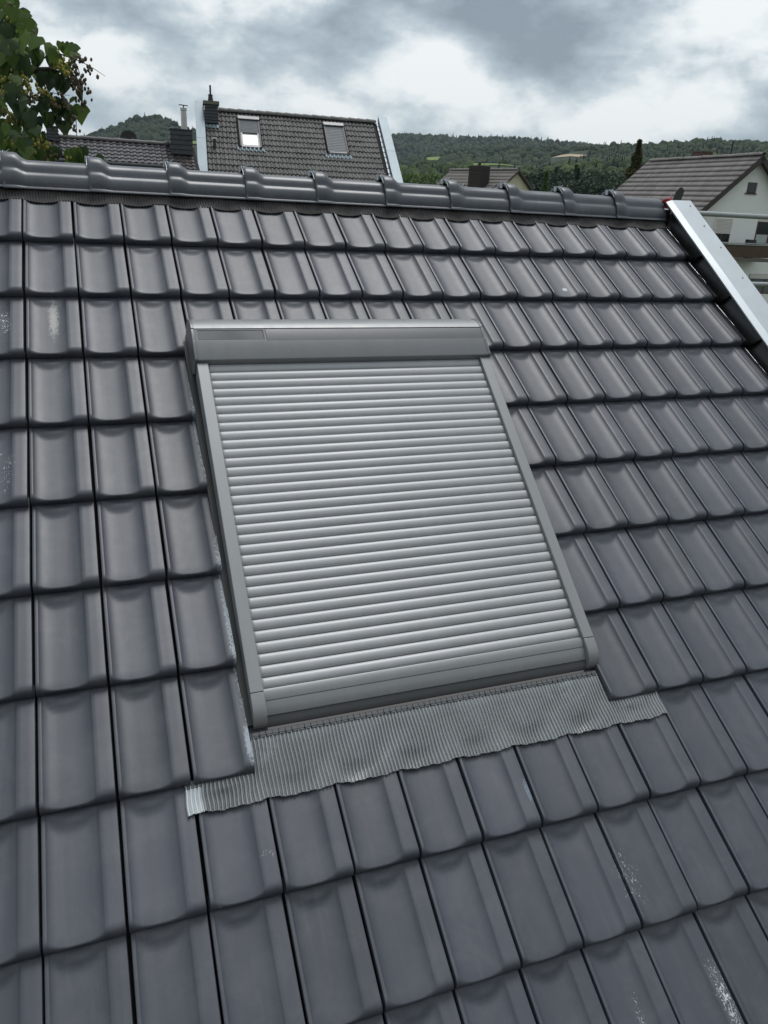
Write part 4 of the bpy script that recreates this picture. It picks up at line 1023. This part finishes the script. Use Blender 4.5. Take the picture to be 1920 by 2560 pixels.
# large window
x0, x1, z0, z1 = rect(1888, 1990, 556, 612)
w_ = wbox(wh, 'window', x0, x1, z0, z1, GY - 0.012, GY + 0.05, M['winframe'])
nw = 3; pw = (x1 - x0) / nw
for i in range(nw):
    wbox(w_, 'pane', x0 + i * pw + .07, x0 + (i + 1) * pw - .07, z0 + .42, z1 - .02, GY - 0.016, GY - 0.013, M['glass'])
    wbox(w_, 'frosted_pane', x0 + i * pw + .07, x0 + (i + 1) * pw - .07, z0 + .06, z0 + .415, GY - 0.016, GY - 0.013, plain('frosted_glass', (0.42, 0.45, 0.44), 0.5))
wbox(w_, 'sill', x0 - .1, x1 + .1, z0 - .14, z0 - .002, GY - 0.10, GY, M['winframe']); wbox(w_, 'shutter_box', x0, x1, z1 + 0.001, z1 + .10, GY - 0.03, GY, M['shutter'])
# lower windows
x0, x1, z0, z1 = rect(1868, 1990, 686, 735)
w_ = wbox(wh, 'window', x0, x1, z0, z1, GY - 0.012, GY + 0.05, M['winframe'])
cur = plain('net_curtain', (0.11, 0.13, 0.12), 0.9, 0, 0.6, 9)
for i in range(3): wbox(w_, 'pane', x0 + i * (x1 - x0) / 3 + .06, x0 + (i + 1) * (x1 - x0) / 3 - .06, z0 + .05, z1 - .22, GY - 0.016, GY - 0.013, cur)
for i in range(3): wbox(w_, 'shutter_slat', x0 + .01, x1 - .01, z1 - .07 - i * 0.068, z1 - .010 - i * 0.068, GY - 0.04, GY - 0.022, M['shutter'])
# balcony
x0, z0 = gp(1790, 640); x1, _ = gp(1885, 640); zt = gp(1850, 606)[1]; zb = gp(1850, 641)[1]
BY = GY - 1.1
mb = MB(); mb.box((x0 - 1.2, BY, zb - 0.16), (x1 + 0.05, GY + 0.02, zb - 0.02)); bal = mb.build('balcony', M['concrete'], wh, M=WO)
wood = plain('weathered_board', (0.10, 0.065, 0.045), 0.9, 0, 0.5, 3)
xx = x0 - 1.2
while xx < x1 - 0.12:
    wbox(bal, 'board', xx, xx + 0.092, zb + 0.02, zt - 0.07 + jit(0.01), BY + 0.02 + jit(0.004), BY + 0.045, wood); xx += 0.104
for za in (zt, zt - 0.06): 
    mb = MB(); mb.tube([(x0 - 1.2, BY, za), (x1 + 0.03, BY, za)], 0.022, 8); mb.tube([(x1 + 0.03, BY, za), (x1 + 0.03, GY, za)], 0.022, 8); mb.build('rail', M['steel'], bal)
for xp in (x1 + 0.02,):
    for yp in (BY + 0.02, BY + 0.4, BY + 0.8): mb = MB(); mb.tube([(xp, yp, zb - 0.02), (xp, yp, zt)], 0.018, 8); mb.build('post', M['steel'], bal)
pbx, pbz = gp(1850, 600)
mb = MB(); mb.box((pbx - 0.16, BY + 0.28, zb - 0.02), (pbx + 0.16, BY + 0.46, zt - 0.15)); mb.box((pbx - 0.19, BY + 0.24, zt - 0.15), (pbx + 0.19, BY + 0.5, zt + 0.16))
tag(mb.build('balcony_box', M['black'], None, False, Matrix.Translation(wo) @ Matrix.Rotation(WYAW, 4, 'Z') @ WO), 'black box standing behind the rail of the wooden balcony', 'box')

# --- tall unseen houses added behind the viewer to shade the tile lips
for k, (hx, hyaw) in enumerate(((-9.5, 0.02), (2.2, -0.015), (13.8, 0.01))):
    so2 = (hx, -17.0, GROUND)
    op = tag(empty('added_shade_house', so2), ('unseen tall cream house added behind the viewer to shade the roof tiles, ' + ('end of its row', 'middle of its row', 'corner of its row')[k]), 'house', None)
    op.rotation_euler.z = hyaw
    mb = MB(); mb.prism([(-5.0, 0), (-5.0, 12.0), (0, 16.0), (5.0, 12.0), (5.0, 0)], -5.7, 5.7, lambda x, a, b: (x, a, b)); mb.build('wall', plain('dull_render', (0.34, 0.32, 0.28), 0.9, 0, 0.1, 0.8), op)
    for sg in (-1, 1):
        mb = MB(); mb.prism([(sg * 5.4, 11.72), (sg * 5.4, 11.85), (0, 16.2), (0, 16.05)], -5.8, 5.8, lambda x, a, b: (x, a, b)); mb.build('roof', M['far_tile'], op)
    for fl_ in range(4):
        for c_ in range(4):
            mb = MB(); x_ = -4.2 + c_ * 2.8; z_ = 1.0 + fl_ * 2.8
            mb.box((x_ - 0.55, 5.001, z_), (x_ + 0.55, 5.03, z_ + 1.4)); w2 = mb.build('window', M['trim'], op)
            mb = MB(); mb.box((x_ - 0.48, 5.031, z_ + 0.07), (x_ + 0.48, 5.04, z_ + 1.33)); mb.build('pane', M['glass'], w2)

# --- small house with cream gable
SX, SY, SZ = 0, 0, 0
zr = 2.80
def at_z(px, py, z): d = ray(px, py); k = (z - CAM[2]) / d[2]; return CAM + k * d
pa, pb = at_z(1128, 426, zr), at_z(1299, 425, zr)
dirv = Vector((pb[0] - pa[0], pb[1] - pa[1], 0)); SL_ = dirv.length; yaw = math.atan2(dirv.y, dirv.x)
print('small house', pa, pb, SL_)
so_ = Vector((pa[0], pa[1], GROUND))
sh = tag(empty('distant_house', so_), 'small distant house with dark tiled roof, big chimney and cream gable', 'house')
SO = Matrix.Translation((0, 0, 0)) @ Matrix.Rotation(yaw, 4, 'Z') @ Matrix.Translation((0, 0, zr - GROUND))
SBt = R(40); sl = 5.0
hw = (sl - 0.4) * math.cos(SBt)
mb = MB(); mb.prism([(0, -0.1), (-hw, -0.1 - hw * math.tan(SBt)), (-hw, GROUND - zr), (hw, GROUND - zr), (hw, -0.1 - hw * math.tan(SBt))], 0.3, SL_ - 0.35, lambda x, a, b: (x, a, b)); mb.build('wall', plain('cream_render', (0.62, 0.56, 0.40), 0.9, 0, 0.08, 1.0), sh, M=SO)
gm = far_tile_mat('grey_brown_tile', (0.125, 0.110, 0.100), 0.75)
for side in (1, -1):
    Fm = SO @ (Matrix.Rotation(SBt, 4, 'X') if side > 0 else Matrix.Translation((SL_, 0, 0)) @ Matrix.Rotation(math.pi, 4, 'Z') @ Matrix.Rotation(SBt, 4, 'X'))
    mb = MB(); mb.box((0, -sl, -0.10), (SL_, -0.01, -0.002)); rf = mb.build('roof', M['trim'], sh, M=Fm)
    for r in range(1, 13):
        mb = MB(); mb.prism([(-r * 0.4, 0.004), (-r * 0.4, 0.07), (-r * 0.4 + 0.43, 0.028), (-r * 0.4 + 0.43, 0.003)], 0.0, SL_, idt); mb.build('tile_course', gm, rf)
hrm = half_round(0.40, 0.12); HR4 = mesh('ridge_tile', hrm.v, hrm.f, bcm, True)
for i in range(int(SL_ / 0.4)): link('ridge_tile', HR4, sh, SO @ Matrix.Translation((i * 0.4, 0, 0.02)))
def s_loc(px, py, ylocal):                    # pixel -> local x, z on plane y = ylocal of the small house
    Mi = (Matrix.Translation(so_) @ SO).inverted(); o_ = Mi @ Vector(CAM); d = Mi.to_3x3() @ Vector(ray(px, py)); k = (ylocal - o_.y) / d.y; p = o_ + d * k; return p.x, p.z
ca, cb = s_loc(1172, 440, -2.2), s_loc(1203, 415, -2.2)
far_chimney(sh, (0, 0, 0), ca[0], cb[0], -2.2, -1.3, -2.6, cb[1], plain('dark_brick', (0.035, 0.026, 0.024), 0.9), 9, M['concrete'], 0.03, 0.04)
ch = [o for o in sh.children if o.name.startswith('chimney')][0]; ch.matrix_local = SO
mb = MB(); xm = (ca[0] + cb[0]) / 2; mb.box((ca[0] + 0.1, -1.85, cb[1] + 0.26), (cb[0] + 0.15, -1.4, cb[1] + 0.30)); mb.tube([(xm - 0.1, -1.7, cb[1] + 0.04), (xm - 0.1, -1.7, cb[1] + 0.265)], 0.12, 8); mb.build('chimney_cowl', M['black'], ch)
for (pxa, pya, pxb, pyb) in ((1146, 455, 1157, 449), (1212, 466, 1238, 449)):
    a, b = s_loc(pxa, pya, -2.4), s_loc(pxb, pyb, -1.7)
    mb = MB(); 
    z_of = lambda y: -abs(y) * math.tan(SBt) + 0.14
    mb.tube([(a[0], -2.6, z_of(2.6)), (b[0], -1.5, z_of(1.5))], 0.05, 6); mb.build('roof_pipe', M['zinc_far'], sh, M=SO)
for zq, yq in ((-1.7, -0.6), (-2.8, 0.6)):
    mb = MB(); mb.tube([(SL_ - 0.352, yq, zq), (SL_ - 0.33, yq, zq)], 0.09, 10); mb.build('vent_hole', M['black'], sh, M=SO)

# ------------------------------------------------------------------ fruiting tree at the left
TD = 10.5
def tp(px, py, dd=0.0):
    d = ray(px, py); d = d / math.hypot(d[0], d[1]); p = CAM + d * (TD + dd); return p
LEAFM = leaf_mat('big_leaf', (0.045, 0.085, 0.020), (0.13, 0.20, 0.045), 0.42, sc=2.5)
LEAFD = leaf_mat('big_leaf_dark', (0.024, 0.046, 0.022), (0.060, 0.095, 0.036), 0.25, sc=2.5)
BERRY = leaf_mat('green_capsule', (0.15, 0.14, 0.035), (0.40, 0.36, 0.08), 0.1, sc=9)
BERRYD = leaf_mat('brown_capsule', (0.07, 0.055, 0.036), (0.16, 0.13, 0.075), 0.05, sc=9)
tx, ty = tp(-330, 300)[:2]
ft = tag(empty('fruit_tree', (tx, ty, GROUND)), 'tree with big heart shaped leaves and hanging bunches of yellow green capsules', 'tree')
FO = Matrix.Translation((tx, ty, GROUND)).inverted()
def leaf_shape(lobes, curl, fold):
    out = [(0.0, 0.0), (0.10, -0.10), (0.26, -0.12), (0.40, -0.02), (0.50, 0.16), (0.52, 0.32), (0.45, 0.50), (0.33, 0.68), (0.17, 0.88), (0.0, 1.08)]
    if lobes: out = [(0.0, 0.0), (0.10, -0.10), (0.28, -0.13), (0.44, -0.03), (0.60, 0.14), (0.66, 0.24), (0.50, 0.42), (0.38, 0.60), (0.20, 0.86), (0.0, 1.10)]
    v = []; f = []; n = len(out)
    for sx in (-1, 1):
        b = len(v)
        for i, (x, y) in enumerate(out):
            for k in (0.0, 0.35, 0.7, 1.0):
                xx = sx * x * k; yy = y if i in (0, n - 1) else y * (0.25 + 0.75 * k) + (1 - k) * 0.75 * max(0, y * 0.98)
                zz_ = fold * abs(xx) - curl * yy * yy - 0.30 * (abs(xx) ** 2) + 0.018 * math.sin(13 * yy + 8 * abs(xx)) * k
                v.append((xx, yy, zz_))
        for i in range(n - 1):
            for k in range(3):
                q = (b + i * 4 + k, b + i * 4 + k + 1, b + (i + 1) * 4 + k + 1, b + (i + 1) * 4 + k); f.append(q if sx > 0 else q[::-1])
    return v, f
LEAVES = []
for lobes, curl, fold in ((0, 0.18, 0.25), (1, 0.28, 0.15), (0, 0.40, 0.42), (1, 0.10, 0.05), (0, 0.55, 0.10)):
    v, f = leaf_shape(lobes, curl, fold)
    LEAVES.append((mesh('leaf', v, f, LEAFM, True), mesh('leaf', v, f, LEAFD, True)))
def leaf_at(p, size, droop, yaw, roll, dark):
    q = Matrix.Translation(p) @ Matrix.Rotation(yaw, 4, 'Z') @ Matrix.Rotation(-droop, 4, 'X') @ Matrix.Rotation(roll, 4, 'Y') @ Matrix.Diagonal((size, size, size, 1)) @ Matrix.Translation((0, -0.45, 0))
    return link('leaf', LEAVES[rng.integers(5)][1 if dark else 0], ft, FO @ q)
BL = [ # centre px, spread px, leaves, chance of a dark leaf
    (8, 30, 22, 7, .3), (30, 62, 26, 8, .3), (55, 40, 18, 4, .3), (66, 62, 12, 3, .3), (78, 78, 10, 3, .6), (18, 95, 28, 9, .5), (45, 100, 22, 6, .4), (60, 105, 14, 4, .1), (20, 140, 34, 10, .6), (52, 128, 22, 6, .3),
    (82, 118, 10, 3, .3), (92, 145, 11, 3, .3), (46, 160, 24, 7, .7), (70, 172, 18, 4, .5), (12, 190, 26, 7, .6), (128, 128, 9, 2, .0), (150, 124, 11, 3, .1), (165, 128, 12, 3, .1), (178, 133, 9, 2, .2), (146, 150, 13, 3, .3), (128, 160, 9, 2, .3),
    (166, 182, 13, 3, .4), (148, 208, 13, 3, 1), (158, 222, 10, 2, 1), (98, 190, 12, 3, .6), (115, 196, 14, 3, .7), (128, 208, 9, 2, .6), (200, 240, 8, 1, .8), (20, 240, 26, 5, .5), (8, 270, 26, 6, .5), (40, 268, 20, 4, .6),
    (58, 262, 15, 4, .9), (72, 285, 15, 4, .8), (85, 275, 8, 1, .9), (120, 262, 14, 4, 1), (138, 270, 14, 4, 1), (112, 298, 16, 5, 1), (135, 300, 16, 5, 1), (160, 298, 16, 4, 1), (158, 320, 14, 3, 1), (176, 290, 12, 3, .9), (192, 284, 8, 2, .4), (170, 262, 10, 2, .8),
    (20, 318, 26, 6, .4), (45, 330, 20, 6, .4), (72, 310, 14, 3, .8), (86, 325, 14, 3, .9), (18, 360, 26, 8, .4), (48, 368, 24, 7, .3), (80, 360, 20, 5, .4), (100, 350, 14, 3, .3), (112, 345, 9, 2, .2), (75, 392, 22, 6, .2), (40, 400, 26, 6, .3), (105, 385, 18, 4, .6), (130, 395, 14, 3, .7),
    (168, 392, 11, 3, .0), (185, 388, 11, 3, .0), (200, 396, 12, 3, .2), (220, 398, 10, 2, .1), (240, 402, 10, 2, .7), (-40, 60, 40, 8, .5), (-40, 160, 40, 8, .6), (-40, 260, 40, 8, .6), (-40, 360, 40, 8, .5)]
nl = 0
for cx, cy, sp, n, dk in BL:
    for _ in range(n if cx < 60 else max(1, round(n * 0.85))):
        if nl >= 298: break
        p = tp(cx + rng.normal(0, sp * 0.6), cy + rng.normal(0, sp * 0.6) - 2, rng.normal(0, 0.5 if cx < 90 else 0.12))
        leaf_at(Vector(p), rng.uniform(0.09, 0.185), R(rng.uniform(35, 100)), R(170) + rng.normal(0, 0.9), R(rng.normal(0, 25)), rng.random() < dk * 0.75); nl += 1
# limbs and twigs
def limb(pts, r0, r1, name='branch', par=ft):
    P = [tp(*p) if len(p) == 2 else tp(p[0], p[1], p[2]) for p in pts]
    mb = MB(); n = len(P); mb.tube(P, [r0 + (r1 - r0) * i / (n - 1) for i in range(n)], 7); return mb.build(name, M['bark'], par, True, FO)
base = [(tx, ty, GROUND - 0.3), (tx + 0.05, ty, GROUND + 3), (tx - 0.1, ty + 0.05, -3.5), tuple(tp(-240, 420)), tuple(tp(-120, 330))]
mb = MB(); mb.tube(base, [0.24, 0.20, 0.16, 0.12, 0.08], 12); mb.build('trunk', M['bark'], ft, True, FO)
for pts, a, b in (([(-120, 330), (-60, 230), (20, 180), (60, 178), (90, 175), (125, 172), (150, 180)], 0.07, 0.012), ([(-120, 330), (-90, 180), (-40, 90), (10, 40), (60, 20)], 0.06, 0.01), ([(90, 165), (105, 148), (118, 140), (128, 150)], 0.012, 0.006),
                  ([(20, 180), (18, 140), (24, 100), (30, 60)], 0.03, 0.008), ([(-120, 330), (-40, 320), (30, 300), (60, 250), (75, 215)], 0.05, 0.01), ([(30, 300), (70, 320), (100, 335), (115, 350)], 0.02, 0.006), ([(-120, 330), (-20, 400), (60, 400), (110, 375), (160, 392), (230, 398)], 0.05, 0.008),
                  ([(100, 215), (118, 240), (150, 255), (178, 268), (190, 300), (192, 340)], 0.012, 0.004), ([(60, 250), (95, 235), (100, 215)], 0.012, 0.010), ([(150, 135), (180, 145), (205, 155), (235, 172), (264, 191)], 0.008, 0.002), ([(180, 145), (195, 170), (205, 205), (206, 262)], 0.006, 0.003),
                  ([(70, 225), (98, 240)], 0.004, 0.002), ([(122, 230), (150, 236), (175, 239)], 0.004, 0.002), ([(105, 345), (135, 352), (155, 372), (162, 384)], 0.006, 0.003), ([(60, 62), (80, 85), (98, 102)], 0.006, 0.002), ([(78, 205), (50, 190), (28, 195)], 0.008, 0.006)):
    limb(pts, a, b)
# bunches of capsules
BV, BF = ico(1); BV = BV * np.array([0.78, 0.78, 1.12])
def bunch(poly, n, spread, dark, rad=0.021):
    P = [tp(p[0], p[1], -0.32 if p[0] < 110 else -0.16) for p in poly]; V = []; F = []
    for _ in range(max(1, int(n * 0.75))):
        t = rng.random() * (len(P) - 1); i = int(t); c = P[i] * (1 - t + i) + P[i + 1] * (t - i) + rng.normal(0, spread, 3) * np.array([1, 1, 1]) - np.array([0, 0, 0.015])
        k = rad * rng.uniform(0.8, 1.25); b = len(V); V += [tuple(q) for q in BV * k + c]; F += [tuple(int(z_) + b for z_ in q) for q in BF]
    o = link('capsule_bunch', mesh('capsule_bunch', V, F, BERRYD if dark else BERRY, True), ft, FO); o['kind'] = 'stuff'
for poly, n, sp, dk in (([(0, 205), (15, 215), (22, 245)], 45, 0.06, 0), ([(30, 195), (50, 215), (60, 232)], 46, 0.055, 0), ([(60, 225), (70, 240), (80, 250)], 32, 0.04, 1), ([(62, 188), (70, 205), (72, 218)], 22, 0.035, 0), ([(40, 188), (52, 178), (62, 186)], 10, 0.03, 0),
                        ([(5, 285), (30, 290), (40, 300)], 34, 0.05, 0), ([(0, 255), (15, 262)], 18, 0.05, 0), ([(18, 340), (22, 352)], 10, 0.04, 0), ([(95, 335), (105, 350), (110, 360)], 36, 0.04, 0), ([(60, 350), (75, 365), (85, 375)], 30, 0.05, 0), ([(55, 395), (80, 398), (100, 402)], 55, 0.06, 0),
                        ([(100, 370), (115, 385), (130, 395)], 36, 0.05, 1), ([(150, 150), (155, 165), (160, 178)], 46, 0.05, 0), ([(165, 145), (180, 160), (185, 165)], 26, 0.04, 1), ([(188, 185), (200, 205), (207, 240)], 70, 0.05, 1), ([(176, 190), (185, 212)], 24, 0.035, 1), ([(205, 255), (208, 265)], 12, 0.025, 1),
                        ([(100, 220), (112, 235), (125, 245)], 40, 0.045, 0), ([(125, 245), (150, 258), (172, 266)], 30, 0.03, 1), ([(186, 290), (190, 310), (188, 340)], 18, 0.03, 1), ([(196, 145), (204, 152), (212, 146)], 12, 0.03, 1), ([(214, 165), (226, 172), (228, 160)], 9, 0.03, 1), ([(244, 186), (245, 188)], 2, 0.008, 1),
                        ([(84, 245), (95, 248)], 9, 0.035, 1), ([(136, 236), (160, 240)], 7, 0.03, 1), ([(20, 20), (28, 26)], 10, 0.03, 1), ([(35, 55), (55, 70), (45, 85)], 40, 0.06, 0), ([(70, 78), (75, 85)], 10, 0.03, 1), ([(98, 102), (99, 103)], 1, 0.004, 1), ([(160, 394), (167, 400)], 8, 0.03, 0), ([(28, 20), (32, 15)], 5, 0.02, 1)):
    bunch(poly, n, sp, dk)

# ------------------------------------------------------------------ air
hz = bpy.data.materials.new('haze_air'); hz.use_nodes = True; ht_ = hz.node_tree; ht_.nodes.clear()
pv = ht_.nodes.new('ShaderNodeVolumePrincipled'); oo = ht_.nodes.new('ShaderNodeOutputMaterial')
pv.inputs['Color'].default_value = (0.74, 0.86, 0.97, 1); pv.inputs['Density'].default_value = 0.00008; pv.inputs['Anisotropy'].default_value = 0.3
ht_.links.new(pv.outputs[0], oo.inputs['Volume'])
mb = MB(); mb.box((-5000, -5000, GROUND - 60), (5000, 5000, 330)); tag(mb.build('haze', hz), 'thin pale haze in the air over the valley', 'haze', kind='stuff')
